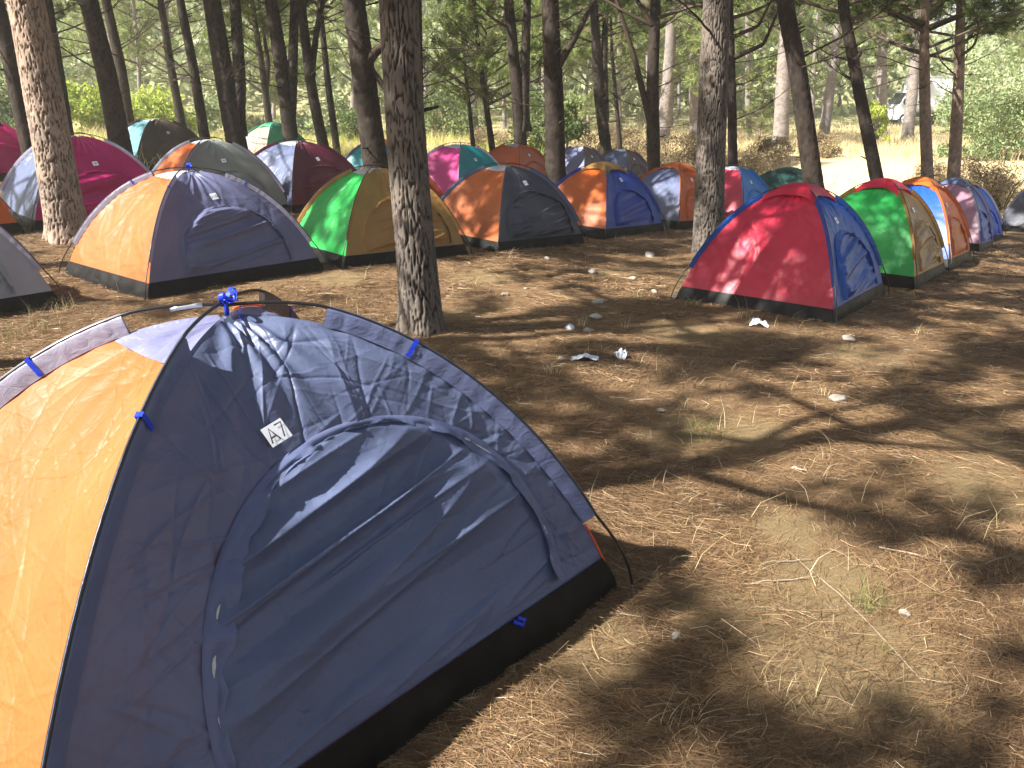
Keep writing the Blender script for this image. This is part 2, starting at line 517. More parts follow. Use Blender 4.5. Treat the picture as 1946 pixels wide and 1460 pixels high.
def meadow():
    n = 150000
    y = 18.5 + 42 * rng.random(n) ** 1.5
    x = rng.uniform(-1, 1, n) * (y * .72 + 2)
    k = rng.random(n) < meadow_mask(x, y) * (.35 + .9 * vnoise(x * .5, y * .5, 12)) * np.clip(1.4 - (y - 20) / 50, .3, 1)
    # the sunny bare slope on the right
    bare = (x > 7.5) & (x < 17) & (y > 21) & (y < 31)
    k &= ~(bare & (rng.random(n) < .82))
    x = x[k]; y = y[k]
    z = terr(x, y) - .02
    left = 1 - sst(-6, 3, x)
    h = rng.uniform(.15, .5, len(x)) * (1 + .8 * left * vnoise(x * .6, y * .6, 40)) * (.6 + .8 * vnoise(x * .9, y * .9, 41))
    V, Fq, T = blades(x, y, z, h, .007 + .00045 * y, rng.uniform(.1, .8, len(x)), rng.uniform(0, 1, len(x)))
    o = mk('meadow_grass', V, Fq, STRAW, smooth=False, attrs={'tint': T})
    tag(o, 'tall dry straw coloured grass of the meadow behind the camp', 'grass', kind='stuff')
    # greener growth mixed in on the left
    n = 26000
    y = rng.uniform(21, 46, n); x = rng.uniform(-1, .05, n) * (y * .72 + 1)
    k = rng.random(n) < sst(.38, .62, vnoise(x * .35, y * .35, 66)) * meadow_mask(x, y)
    x = x[k]; y = y[k]
    V, Fq, T = blades(x, y, terr(x, y) - .02, rng.uniform(.2, .75, len(x)), .010 + .0005 * y, rng.uniform(.1, .6, len(x)), rng.uniform(.3, 1, len(x)))
    o = mk('green_undergrowth', V, Fq, LEAF_YEL, smooth=False, attrs={'tint': T})
    tag(o, 'fresh green undergrowth among the dry grass on the left', 'undergrowth', kind='stuff')
    # sparse dry stalks on the forest floor
    n = 2600
    y = rng.uniform(2.6, 18, n); x = rng.uniform(-1, 1, n) * (y * .68 + .4)
    k = vnoise(x * 1.3, y * 1.3, 23) > .60
    x = x[k]; y = y[k]
    V, Fq, T = blades(x, y, terr(x, y) - .005, rng.uniform(.05, .22, len(x)), .003, rng.uniform(.2, 1.3, len(x)), rng.uniform(.2, 1, len(x)))
    o = mk('dry_stalks', V, Fq, STRAW, smooth=False, attrs={'tint': T})
    tag(o, 'thin dry grass stalks scattered over the pine needles', 'grass', kind='stuff')


meadow()


def tuft(px, h, n, mat, label, spread=.06, lean=(.2, .9), w=.0028, group='grass tufts on the forest floor'):
    g = gp(px)
    a = rng.uniform(0, 2 * PI, n); r = spread * rng.random(n) ** .7
    x = r * np.cos(a); y = r * np.sin(a)
    V, Fq, T = blades(x, y, terr(g[0] + x, g[1] + y) - terr(g[0], g[1]) - .004, h * rng.uniform(.45, 1, n), w, rng.uniform(*lean, n), rng.uniform(0, 1, n), 3)
    o = mk('grass_tuft', V, Fq, mat, smooth=False, attrs={'tint': T})
    o.location = (g[0], g[1], float(terr(g[0], g[1])))
    tag(o, label, 'grass tuft', group)


# ------------------------------------------------------------------ tents
SLATE = fabric('slate_fabric', (.098, .122, .215), .22, .42)
SLATE_L = fabric('light_slate_fabric', (.185, .195, .335), .25, .38)
SLATE_M = fabric('mid_slate_fabric', (.115, .138, .255), .25, .38)
SLATE_A = fabric('lavender_slate_fabric', (.135, .143, .255), .25, .38)
ORANGE = fabric('orange_fabric', (.60, .158, .040), .42, .50)
COLS = {
    'slate': SLATE, 'slate_m': SLATE_M, 'slate_a': SLATE_A, 'slate_l': SLATE_L, 'orange': ORANGE,
    'grey': fabric('grey_fabric', (.33, .35, .40), .3),
    'green': fabric('green_fabric', (.035, .50, .10), .42),
    'gold': fabric('gold_fabric', (.37, .20, .055), .30),
    'dslate': fabric('dark_slate_fabric', (.055, .058, .078), .18),
    'rorange': fabric('red_orange_fabric', (.62, .14, .022), .40),
    'royal': fabric('royal_blue_fabric', (.022, .06, .36), .28),
    'lblue': fabric('bright_blue_fabric', (.02, .22, .62), .34),
    'red': fabric('red_fabric', (.60, .022, .060), .36),
    'rose': fabric('rose_red_fabric', (.66, .05, .10), .36),
    'magenta': fabric('magenta_fabric', (.50, .012, .15), .36),
    'pink': fabric('pink_fabric', (.60, .06, .25), .36),
    'teal': fabric('teal_fabric', (.01, .30, .33), .34),
    'maroon': fabric('maroon_fabric', (.095, .010, .030), .22),
    'dmaroon': fabric('dark_maroon_fabric', (.050, .012, .020), .2),
    'rust': fabric('rust_fabric', (.52, .11, .025), .36),
    'tan': fabric('tan_fabric', (.55, .40, .30), .35),
    'mint': fabric('mint_fabric', (.07, .36, .22), .35),
    'pale': fabric('pale_blue_fabric', (.13, .33, .38), .35),
    'brown': fabric('brown_fabric', (.085, .062, .048), .2),
    'greyg': fabric('grey_green_fabric', (.24, .27, .25), .28),
    'dgreen': fabric('dark_green_fabric', (.012, .060, .048), .25),
    'mauve': fabric('mauve_fabric', (.40, .20, .27), .33),
    'blue': fabric('blue_fabric', (.012, .085, .40), .3),
    'blue2': fabric('vivid_blue_fabric', (.018, .10, .58), .32),
    'white': fabric('whitish_vent_fabric', (.55, .57, .64), .45),
    'black': BLACKF,
    'lavender': fabric('lavender_sleeve_fabric', (.33, .32, .42), .3),
    'taupe': fabric('taupe_fabric', (.10, .085, .075), .25),
}
CORN = np.array([[-1, -1], [1, -1], [1, 1], [-1, 1]], float)


class Dome:
    def __init__(s, b, a, h, p):
        s.h2 = np.array([b / 2, a / 2]); s.H = h; s.p = p

    def zr(s, r):
        return s.H * np.clip(1 - np.asarray(r) ** 2, 0, 1) ** (s.p / 2)

    def rz(s, z):
        return np.sqrt(np.clip(1 - (np.clip(z, 0, s.H) / s.H) ** (2 / s.p), 0, 1))

    def face(s, k, u, z):
        """u in -1..1 across, z height -> point and outward normal"""
        r = s.rz(z)
        A = CORN[k]; B = CORN[(k + 1) % 4]
        w = ((u + 1) / 2)[..., None]
        xy = (A * (1 - w) + B * w) * s.h2 * r[..., None]
        return np.concatenate([xy, np.asarray(z)[..., None]], -1)

    def face_n(s, k, u, z):
        e = 1e-3
        zc = np.clip(z, .02, s.H * .985)
        pu = s.face(k, u + e, zc) - s.face(k, u - e, zc)
        pv = s.face(k, u, zc + e) - s.face(k, u, zc - e)
        n = np.cross(pu, pv)
        return n / (np.linalg.norm(n, axis=-1)[..., None] + 1e-12)

    def halflen(s, k, z):
        return (s.h2[0] if k % 2 == 0 else s.h2[1]) * s.rz(z)

    def sag(s, k, u, z):
        t = np.clip((z - .1) / s.H, 0, 1)
        return -.045 * (1 - u * u) * np.sin(PI * t) ** .8

    def ridge(s, c, r, off=0.0):
        r = np.asarray(r, float)
        d = CORN[c] * s.h2; dl = np.linalg.norm(d)
        z = s.zr(r)
        e = 1e-3
        r1 = np.clip(r + e, 0, .9999); r0 = np.clip(r - e, 0, .9999)
        dr = (r1 - r0) * dl; dz = s.zr(r1) - s.zr(r0)
        n = np.stack([-dz, dr], -1); n /= np.linalg.norm(n, axis=-1)[:, None] + 1e-12
        rr = r * dl + n[:, 0] * off; zz = z + n[:, 1] * off
        return np.stack([d[0] / dl * rr, d[1] / dl * rr, zz], -1)


def creases(su, sv, seed, n, amp, wid, Lr=(.1, .45), bias=None, spread=.5):
    g = np.random.default_rng(seed)
    out = np.zeros_like(su)
    u0, u1, v0, v1 = su.min(), su.max(), sv.min(), sv.max()
    for _ in range(n):
        cx, cy = g.uniform(u0, u1), g.uniform(v0, v1)
        an = g.uniform(0, PI) if bias is None else g.normal(bias, spread)
        ln = g.uniform(*Lr); w = wid * g.uniform(.5, 1.6)
        dx, dy = su - cx, sv - cy
        al = dx * math.cos(an) + dy * math.sin(an); ac = -dx * math.sin(an) + dy * math.cos(an)
        ac = ac + .02 * np.sin(al * 9 + cx * 20)
        pr = np.clip(1 - (al / ln) ** 2, 0, 1)
        out += amp * g.choice([-1, 1]) * g.uniform(.3, 1) * pr * np.exp(-np.abs(ac) / w)
    return out


def panel(d, k, z0, z1, res, seed, off=0.0, wr=1.0):
    nu, nv = res
    u, t = np.meshgrid(np.linspace(-1, 1, nu), np.linspace(0, 1, nv))
    z = z0 + (z1 - z0) * (1 - (1 - t) ** 1.5)
    P = d.face(k, u, z); n = d.face_n(k, u, z)
    hl = d.halflen(k, z)
    su = u * hl; sv = z * 1.25
    hf = nu > 60
    disp = d.sag(k, u, z)
    edge = np.clip((1 - np.abs(u)) * hl / .10, 0, 1) * np.clip(t / .06, 0, 1)
    disp = disp + wr * edge * creases(su, sv, seed, (300 if nu > 200 else 120) if hf else 34, .0060 if hf else .006, (.0048 if nu > 200 else .008) if hf else .014)
    disp = disp + wr * edge * creases(su, sv, seed + 5, 34 if hf else 10, .010, .025, (.2, .6), PI / 2, .5)
    disp = disp + wr * edge * .020 * fbm(su * 3.0, sv * 4.2, seed + 1, 3)
    dr = (1 - np.abs(u)) * hl
    disp = disp + wr * .0035 * np.exp(-dr / .05) * np.clip(dr / .01, 0, 1) * np.sin(sv / .03 * (1 + .2 * vnoise(su * 5, sv * 5, seed)) * 2)
    top = np.exp(-(d.H - z) / .22)
    disp = disp + wr * edge * .008 * top * np.sin(np.arctan2(su, d.H - z + .05) * 14 + seed)
    P = P + n * (disp + off)[..., None]
    return P.reshape(-1, 3), gridf(nu, nv)


def on_face(d, k, s, z, off):
    hl = d.halflen(k, z)
    u = np.clip(s / np.maximum(hl, .02), -1, 1)
    return d.face(k, u, z) + d.face_n(k, u, z) * (d.sag(k, u, z) + off)[..., None]


def ribbon_text(txt, s0, z0, hgt, ang, d, k, off):
    """strokes of simple capitals and figures laid on face k"""
    G = {'A': [[(0, 0), (.35, 1), (.7, 0)], [(.14, .36), (.56, .36)]],
         '7': [[(.02, 1), (.6, 1), (.22, 0)]],
         '1': [[(.1, .78), (.34, 1), (.34, 0)]],
         '6': [[(.55, .95), (.35, 1), (.12, .75), (.05, .4), (.15, .06), (.35, 0), (.55, .1), (.6, .32), (.5, .54), (.32, .58), (.1, .42)]],
         '5': [[(.58, 1), (.14, 1), (.1, .56), (.35, .62), (.56, .5), (.6, .28), (.48, .05), (.28, 0), (.06, .1)]]}
    adv = {'A': .84, '7': .74, '1': .56, '6': .76, '5': .76}
    tot = sum(adv[c] for c in txt) - .12
    mb = MB(); cx = -tot / 2
    ca, sa = math.cos(ang), math.sin(ang)
    for c in txt:
        for st in G[c]:
            P = np.array(st) * hgt + np.array([cx * hgt, -.5 * hgt])
            Q = []
            for a_, b_ in zip(P[:-1], P[1:]):
                Q.append(a_)
            Q.append(P[-1]); Q = np.array(Q)
            T = np.gradient(Q, axis=0); T /= np.linalg.norm(T, axis=1)[:, None]
            if len(Q) == 3:
                t0 = (Q[1] - Q[0]) / np.linalg.norm(Q[1] - Q[0]); t1 = (Q[2] - Q[1]) / np.linalg.norm(Q[2] - Q[1])
                T = np.array([t0, t0 + t1, t1]); T /= np.linalg.norm(T, axis=1)[:, None]
            Nn = np.stack([-T[:, 1], T[:, 0]], -1) * hgt * .055
            E = np.stack([Q - Nn, Q + Nn], 1).reshape(-1, 2)
            s = s0 + E[:, 0] * ca - E[:, 1] * sa; z = z0 + (E[:, 0] * sa + E[:, 1] * ca) * .8
            mb.add(on_face(d, k, s, z, np.full(len(s), off)), gridf(2, len(Q)))
        cx += adv[c]
    return mb


def tent(Fxy, yaw, colA, colB, sleeve, label, b=1.95, a=1.45, h=1.1, p=1.5, cap=None, hero=False, res=None, seed=0, text=None,
         vent='white', ties=False, open_top=False, sleeves4=None, door=True, side_parts=True, sticker=True, near=False):
    ux = np.array([math.cos(yaw), math.sin(yaw)]); vx = np.array([-math.sin(yaw), math.cos(yaw)])
    C = np.asarray(Fxy[:2], float) + ux * b / 2 + vx * a / 2
    e = .9
    z0 = float(terr0(*C))
    gxs = float(terr0(C[0] + e, C[1]) - terr0(C[0] - e, C[1])) / (2 * e)
    gys = float(terr0(C[0], C[1] + e) - terr0(C[0], C[1] - e)) / (2 * e)
    nz = Vector((-gxs, -gys, 1)).normalized()
    X = Vector((ux[0], ux[1], 0)); X = (X - nz * X.dot(nz)).normalized(); Y = nz.cross(X)
    M = Matrix((X, Y, nz)).transposed().to_4x4(); M.translation = Vector((C[0], C[1], z0))
    root = empty('dome_tent', (0, 0, 0), label, 'tent', 'dome tents pitched in rows under the pines')
    root.matrix_world = M
    d = Dome(b, a, h, p)
    mA, mB, mS = COLS[colA], COLS[colB], COLS[sleeve]
    if res is None: res = (90, 70) if near else (34, 28)
    zb = .13
    # fabric walls: 0 = door wall, 1 = far side, 2 = rear, 3 = near side
    for k in range(4):
        mat = mB if k % 2 == 0 else mA
        zt = float(d.zr(.26)) if (k % 2 == 1 and not cap) else float(d.zr(.05))
        V, f = panel(d, k, zb, zt, res if k in (0, 3) else (34, 28), seed * 31 + k, wr=.45 if (hero and k == 3) else 1.0)
        mk('door_wall' if k == 0 else ('rear_wall' if k == 2 else 'side_wall'), V, f, mat, root)
        if k % 2 == 1 and not cap:
            V, f = panel(d, k, zt, float(d.zr(.02)), (24, 10), seed * 31 + k + 9, .001)
            mk('vent', V, f, COLS[vent], root)
    # groundsheet tub
    mb = MB()
    n = 48 if (hero or near) else 24
    for k in range(4):
        u, t = np.meshgrid(np.linspace(-1, 1, n), np.linspace(0, 1, 8))
        A, B = CORN[k], CORN[(k + 1) % 4]
        w = ((u + 1) / 2)[..., None]
        rb = float(d.rz(zb))
        rr = 1.025 + (rb - 1.025) * t + .012 * np.sin(PI * t)
        xy = (A * (1 - w) + B * w) * d.h2 * rr[..., None]
        z = -.07 + (zb + .004 + .07) * t
        P = np.concatenate([xy, z[..., None]], -1)
        nn = d.face_n(k, u, np.full_like(u, zb))
        s = u * d.h2[k % 2]
        wv = np.sin(PI * t)
        ds = wv * (.030 * fbm(s * 5, z * 9, seed + k * 7, 3) + creases(s, z, seed * 3 + k, 24, .008, .018, (.05, .25)))
        P = P + nn * (ds + .003)[..., None]
        mb.add(P.reshape(-1, 3), gridf(n, 8))
    mb.build('groundsheet', BLACKF, root)
    # sleeves along the ridges
    fin = .055 if hero else .042
    r_lo, r_hi = .90, ((.22 if hero else .27) if not cap else .34)
    for c in range(4):
        m = mS if sleeves4 is None else COLS[sleeves4[c]]
        ns = 90 if (hero or near) else 26
        r = np.linspace(r_lo, r_hi, ns)
        P0 = d.ridge(c, r, -.002); P1 = d.ridge(c, r, fin - .008); P2 = d.ridge(c, r, fin + .006)
        dl = CORN[c] * d.h2; lat = np.array([-dl[1], dl[0], 0]) / np.linalg.norm(dl)
        sv = np.arange(ns) / ns * 40
        pk = .0016 * np.sin(sv * 2.3 + 3 * vnoise(sv, sv * 0, seed + c)) + .005 * fbm(sv * 1.7, sv * 0 + c, seed, 3)
        pk = pk[:, None]
        mid = (P0 + P1) / 2
        rows = [P0 - lat * .010, mid - lat * (.007 + pk), P1 - lat * (.008 + pk * .4), P2, P1 + lat * (.008 - pk * .4), mid + lat * (.007 - pk), P0 + lat * .010]
        V = np.stack(rows, 1).reshape(-1, 3)
        so = mk('pole_sleeve', V, gridf(7, ns), m, root)
        if ties:
            for rt in (.42,):
                q = d.ridge(c, [rt - .005, rt + .005], .002); q1 = d.ridge(c, [rt - .005, rt + .005], fin + .008)
                V = np.concatenate([q - lat * .012, q1 - lat * .0095, q1 + lat * .0095, q + lat * .012])
                mk('strap', V, gridf(2, 4), BLUE_TIE, so, False)
    # two crossed poles
    for pi_, (c0, c1) in enumerate(((0, 2), (1, 3))):
        def half(c):
            rx_ = .22 if hero else .27
            r = np.concatenate([np.linspace(.9, rx_, 22), np.linspace(rx_ - .02, 0, 10)])
            off = np.full(len(r), fin); off[22:] = fin + (.040 - .012 * pi_ - fin) * np.linspace(0, 1, 10)
            return d.ridge(c, r, off=off[:]) if True else None
        A_, B_ = half(c0), half(c1)

        def foot(c, top):
            dl = CORN[c] * d.h2; g = np.append(dl * 1.07, -.03)
            t = np.linspace(0, 1, 7)[:, None]
            return g * (1 - t) + top * t + np.append(dl / np.linalg.norm(dl), 0) * (.03 * np.sin(PI * t))
        path = np.concatenate([foot(c0, A_[0])[:-1], A_, B_[::-1][1:], foot(c1, B_[0])[:-1][::-1]])
        V, f = tube(path, .0052 if hero else .0058, 8 if hero else 5)
        po = mk('pole', V, f, POLE, root)
        if hero:
            for (r_, c) in (((.10, c1),) if pi_ else ()):
                q = d.ridge(c, np.linspace(r_ - .05, r_ + .02, 5), off=.041 - .012 * pi_ + .015 * r_ / .25)
                V, f = tube(q, .0072, 10)
                mk('ferrule', V, f, STEEL, po)
    # door
    if door:
        s0, w0, zt = (.10, .62, .82) if hero else ((.03, .62, .74) if near else (.03, .60, .70))
        zd = zb + .03
        nu, nv = (240, 200) if hero else ((90, 70) if near else (24, 20))
        f_, t = np.meshgrid(np.linspace(-1, 1, nu), np.linspace(0, 1, nv))
        hh = t * .9995
        z = zd + (zt - zd) * hh
        wz = w0 * np.sqrt(np.clip(1 - hh ** 2.5, 0, 1))
        s = s0 + f_ * wz
        eg = np.clip((1 - np.abs(f_)) * wz / .09, 0, 1) * np.clip((1 - t) / .10, 0, 1) ** .7 * (.35 + .65 * np.clip(t / .1, 0, 1))
        fold = fbm(s * 1.3 + 3 * seed, z * 8.5 - s * 1.1, seed + 40, 3) * 2.0
        rid = 1 - np.abs(2 * vnoise(s * .85 + seed * 5.3, z * 9.5 - s * 1.6, seed + 21) - 1)
        rid2 = 1 - np.abs(2 * vnoise(s * 1.2 + 7, z * 20 - s * 3.4, seed + 22) - 1)
        fold = .6 * fold + .95 * (rid ** 2.2 - .35) + .32 * (rid2 ** 3 - .3)
        amp = .040 if hero else (.060 if near else .036)
        off = .005 + eg * ((.012 if hero else .016) + amp * fold + creases(s, z, seed + 77, 70 if hero else 26, .0035, .007 if hero else .015, (.08, .35), .25, .6))
        V = on_face(d, 0, s, z, np.maximum(off, .004)).reshape(-1, 3)
        do = mk('door', V, gridf(nu, nv), mB, root)
        # zip and storm flap along the arch
        na = 240 if hero else (120 if near else 50)
        ta = np.linspace(0, 1, na)

        def arch(t, g):
            cs = np.cos(PI * t); sn = np.sin(PI * t)
            zz = zd + (zt - zd) * np.abs(sn) ** .8
            return s0 - (w0 + g) * np.sign(cs) * np.abs(cs), zz + g * np.clip(sn, 0, 1) * .8
        rows = []
        for g, o in ((-.015, .006), (-.008, .009), (-.001, .006)):
            s_, z_ = arch(ta, g); rows.append(on_face(d, 0, s_, z_, np.full(na, o)))
        mk('zip', np.stack(rows, 1).reshape(-1, 3), gridf(3, na), ZIP if hero else SEAM_SHADE, do)
        fw = .034 if hero else .032
        nz_ = fbm(ta * 11, ta * 0 + seed, seed + 8, 4) * 2
        nz2 = fbm(ta * 34, ta * 0 + seed, seed + 18, 4) * 2; nz3 = fbm(ta * 34 + 1.3, ta * 0 + seed, seed + 28, 3) * 2
        cov = fw * np.clip(.72 + 1.15 * nz_, .02, 1.4)
        if hero: cov = cov * (1 + .45 * (1 - sst(.25, .45, ta))); cov = np.where(ta < .34, np.maximum(cov, .022), cov)
        lf = .003 if hero else .016
        rows = []
        for q, o in ((.018, .002), (.012, .008), (0, .012 + .008 * np.abs(nz_)), (-.3, lf + .008 + .018 * nz2), (-.65, lf + .014 + .022 * nz3), (-1, lf + .016 + .020 * nz2 + .01 * nz_)):
            g = q if q >= 0 else q * cov
            s_, z_ = arch(ta, g); rows.append(on_face(d, 0, s_, z_, np.broadcast_to(o, (na,))))
        mk('storm_flap', np.stack(rows, 1).reshape(-1, 3), gridf(6, na), COLS['slate_m'] if hero else mB, do)
    # number sticker
    if sticker:
        if hero: sc, zc_, sz, an = HST[0], HST[1], .036, HST[2]
        else: sc, zc_, sz, an = .02, .84, .040, .12
        q, w = np.meshgrid(np.linspace(-1, 1, 5), np.linspace(-1, 1, 5))
        sx_ = sz * (1.0 if hero else .95); sy_ = sz * (.80 if hero else .85)
        ca, sa = math.cos(an), math.sin(an)
        s = sc + q * sx_ * ca - w * sy_ * sa; z = zc_ + (q * sx_ * sa + w * sy_ * ca) * .8
        V = on_face(d, 0, s, z, np.full(s.shape, .011)).reshape(-1, 3)
        st = mk('number_sticker', V, gridf(5, 5), WHITE, root)
        if text:
            ribbon_text(text, sc, zc_, .040 if hero else .034, an, d, 0, .0128).build('number', INK, st, False)
        else:
            qs, ws = np.meshgrid(np.linspace(-.5, .5, 3), np.linspace(-.25, .25, 2))
            s = sc + qs * sx_ * ca - ws * sy_ * sa; z = zc_ + (qs * sx_ * sa + ws * sy_ * ca) * .8
            mk('print', on_face(d, 0, s, z, np.full(s.shape, .0128)).reshape(-1, 3), gridf(3, 2), plain_grey, st)
    # rain cap over the crossing
    if cap:
        n = 40
        th, q = np.meshgrid(np.linspace(0, 2 * PI, n, endpoint=False), np.linspace(0, 1, 10))
        cx, sy = np.cos(th), np.sin(th)
        m_ = np.maximum(np.abs(cx), np.abs(sy)); cornr = (1 / m_ - 1) / (math.sqrt(2) - 1)
        ext = .26 + .16 * cornr ** 1.6
        X_ = cx / m_ * ext * q; Y_ = sy / m_ * ext * q
        r_ = (np.abs(X_) ** 5 + np.abs(Y_) ** 5) ** .2
        z = d.zr(np.clip(r_, 0, .99)) + .062 - .030 * q * (1 - cornr) + .012 * q * fbm(th * 3, q * 3, seed + 60, 2) * 2 - .03 * q ** 4
        V = np.stack([X_ * d.h2[0], Y_ * d.h2[1], z], -1).reshape(-1, 3)
        mk('rain_cap', V, gridf(n, 10, 0, True), COLS[cap], root)
    if hero or open_top:
        # ribbon knot that ties the walls to the pole crossing
        mb = MB()
        A0 = np.array([0, 0, h + .01])
        for (ax, rr, tw) in ((0.4, .024, 0), (2.6, .017, 1), (3.9, .022, 2), (5.3, .016, 3)):
            t = np.linspace(0, 1, 16)
            dirv = np.array([math.cos(ax), math.sin(ax), .3])
            P = A0 + np.outer(np.sin(PI * t) * rr * 2.0, dirv) + np.outer(np.sin(2 * PI * t) * rr * .8, [0, 0, 1]) + np.array([0, 0, .035])
            sd = np.array([-math.sin(ax), math.cos(ax), .25]) * (.0065 if hero else .008)
            mb.add(np.stack([P - sd, P + sd], 1).reshape(-1, 3), gridf(2, 16))
        t = np.linspace(0, 1, 12)
        P = A0 + np.stack([.05 * t + .02 * np.sin(5 * t), -.03 * t, .035 - .075 * t ** 2], -1)
        sd = np.array([.004, .010, 0]); mb.add(np.stack([P - sd, P + sd], 1).reshape(-1, 3), gridf(2, 12))
        mb.tube(A0 + np.array([[0, 0, -.012], [0, 0, .045]]), .007, 8)
        mb.build('tie', BLUE_TIE, root)
    if hero:
        # orange edge binding of the rear panel near the crossing and the groundsheet loop
        t = np.linspace(.30, .04, 20)
        V, f = tube(d.ridge(2, t, .006), .004, 5); mk('piping', V, f, PIPING_O, root)
        V, f = tube(d.ridge(1, np.linspace(.985, .905, 10), .004), .004, 5); mk('piping', V, f, PIPING_O, root)
        s = .45; q = on_face(d, 0, np.array([s, s + .02, s + .03, s + .015]), np.array([zb, zb - .02, zb - .005, zb + .006]), np.array([.012, .03, .034, .02]))
        V, f = tube(q, .007, 6); mk('toggle', V, f, BLUE_TIE, root)
    return root


plain_grey = plain('faded_print', (.30, .31, .36), .6)
HST = (-.10, .86, .22)
D2R = math.radians

# hero and all others: F = ground point of the corner nearest the camera, yaw = direction of the door wall
tent((-.918, 1.066), D2R(49.4), 'orange', 'slate', 'slate_m', 'nearest orange and slate blue dome tent with the A7 sticker', b=1.98, a=1.523, h=1.092, p=1.61,
     hero=True, res=(400, 300), seed=1, text='A7', ties=True, sleeves4=['slate', 'slate_m', 'taupe', 'lavender'], vent='slate_l')
tent((-5.15, 5.32), D2R(53), 'orange', 'grey', 'lavender', 'grey dome tent cut off by the left edge beside the orange glow', seed=2, near=True, open_top=True, sticker=False)
tent(gp((283, 568)), D2R(52), 'orange', 'slate_a', 'lavender', 'sunlit orange and lavender slate tent with the A16 sticker', b=2.0, a=1.6, h=1.05, seed=3, near=True, text='A16',
     ties=True, open_top=True)
tent(gp((655, 511)), D2R(42), 'green', 'gold', 'gold', 'green and brown tent behind the near middle pine trunk', b=1.75, a=1.30, h=1.03, seed=4, near=True)
tent(gp((946, 481)), D2R(45), 'orange', 'dslate', 'slate', 'orange and charcoal tent right of the near middle trunk', b=1.70, a=1.5, h=1.03, seed=5, near=True, text='A15')
tent(gp((1149, 453)), D2R(52), 'rorange', 'royal', 'royal', 'orange and royal blue tent with a brown rain cap', b=1.9, a=1.4, h=1.02, seed=6, cap='gold')
tent(gp((1287, 436)), D2R(50), 'slate', 'rorange', 'rorange', 'slate and orange tent with orange cap left of the large trunk', b=1.9, a=1.35, h=1.05, seed=7, cap='orange')
tent(gp((1409, 432)), D2R(52), 'rose', 'lblue', 'lblue', 'pinkish red and bright blue tent right of the large trunk', b=1.9, a=1.4, h=1.1, seed=8)
tent((7.15, 18.2), D2R(65), 'dgreen', 'red', 'dgreen', 'dark green and red tent half hidden behind a leaning trunk', b=1.95, a=2.3, h=1.12, seed=9, cap='dgreen', sticker=False)
tent(gp((67, 440)), D2R(45), 'slate', 'magenta', 'lavender', 'slate and magenta tent behind the sunlit left trunk', b=1.95, a=1.8, h=1.17, seed=10, near=True)
tent((-10.5, 15.2), D2R(52), 'slate', 'magenta', 'magenta', 'plain magenta tent at the far left edge', seed=11, sticker=False, cap='black')
tent((-7.62, 9.05), D2R(53), 'slate', 'rorange', 'rorange', 'small orange tent corner at the left edge before the magenta tent', b=1.95, a=1.45, h=1.0, seed=12, sticker=False)
tent(gp((260, 324)), D2R(58), 'pale', 'brown', 'taupe', 'pale blue and dark brown tent at the back left', b=2.2, a=1.35, h=1.12, seed=13)
tent(gp((330, 418)), D2R(43), 'rorange', 'greyg', 'lavender', 'orange and grey tent directly behind the A16 tent', b=1.95, a=1.4, h=1.12, seed=14)
tent(gp((505, 322)), D2R(58), 'tan', 'mint', 'mint', 'pale tan and mint green tent far back by the forked trunk', b=1.9, a=1.4, h=1.1, seed=15, cap='mint', sticker=False)
tent(gp((555, 407)), D2R(58), 'slate', 'maroon', 'maroon', 'slate and dark maroon tent behind the A16 tent', b=2.0, a=1.65, h=1.1, seed=16, near=True)
tent((-2.55, 15.4), D2R(55), 'teal', 'teal', 'slate', 'teal tent with orange cap peeping out beside a thick trunk', b=1.5, a=1.3, h=1.08, seed=17, cap='orange', sticker=False)
tent(gp((869, 392)), D2R(54), 'pink', 'teal', 'lavender', 'pink and turquoise tent just right of the near middle trunk', b=1.9, a=1.5, h=1.1, seed=18)
tent((-2.1, 12.6), D2R(50), 'rust', 'rust', 'rust', 'low brownish orange tent behind the near middle trunk', b=1.6, a=1.1, h=.9, seed=19, sticker=False)
tent(gp((985, 366)), D2R(58), 'rust', 'rust', 'rust', 'plain rust orange tent behind the charcoal tent', b=1.95, a=1.45, h=1.06, seed=20)
tent(gp((1108, 358)), D2R(58), 'slate_l', 'dmaroon', 'slate', 'lighter slate and maroon tent beside the dark straight trunk', b=2.0, a=1.4, h=1.08, seed=21)
tent(gp((1190, 358)), D2R(56), 'slate', 'dmaroon', 'taupe', 'darkest slate and maroon tent furthest back near the slim trunk', b=2.0, a=1.45, h=1.08, seed=22)
tent(gp((1582, 618)), D2R(54), 'red', 'blue', 'blue', 'large red and blue tent at the front of the right row', b=2.0, a=1.5, h=1.1, seed=23, cap='red', res=(110, 90), near=True)
tent(gp((1735, 550)), D2R(53), 'green', 'gold', 'gold', 'green and gold tent with red cap second in the right row', b=1.95, a=1.45, h=1.12, seed=24, cap='red', near=True)
tent(gp((1801, 513)), D2R(53), 'blue', 'rorange', 'rorange', 'blue and orange tent third in the right row', b=1.95, a=1.45, h=1.14, seed=25, cap='rorange')
tent(gp((1859, 479)), D2R(53), 'mauve', 'royal', 'lavender', 'mauve and blue tent with grey cap fourth in the right row', b=1.95, a=1.45, h=1.17, seed=26, cap='slate', sticker=False)
tent((9.4, 16.2), D2R(46), 'mauve', 'blue2', 'lavender', 'mauve and bright blue tent with yellowish cap, fifth in the right row', b=1.95, a=1.45, h=1.2, seed=27, cap='gold')
tent((12.8, 18.4), D2R(53), 'dslate', 'dslate', 'lavender', 'charcoal tent cut off by the right edge', b=1.95, a=1.5, h=1.15, seed=28, cap='rorange', sticker=False)


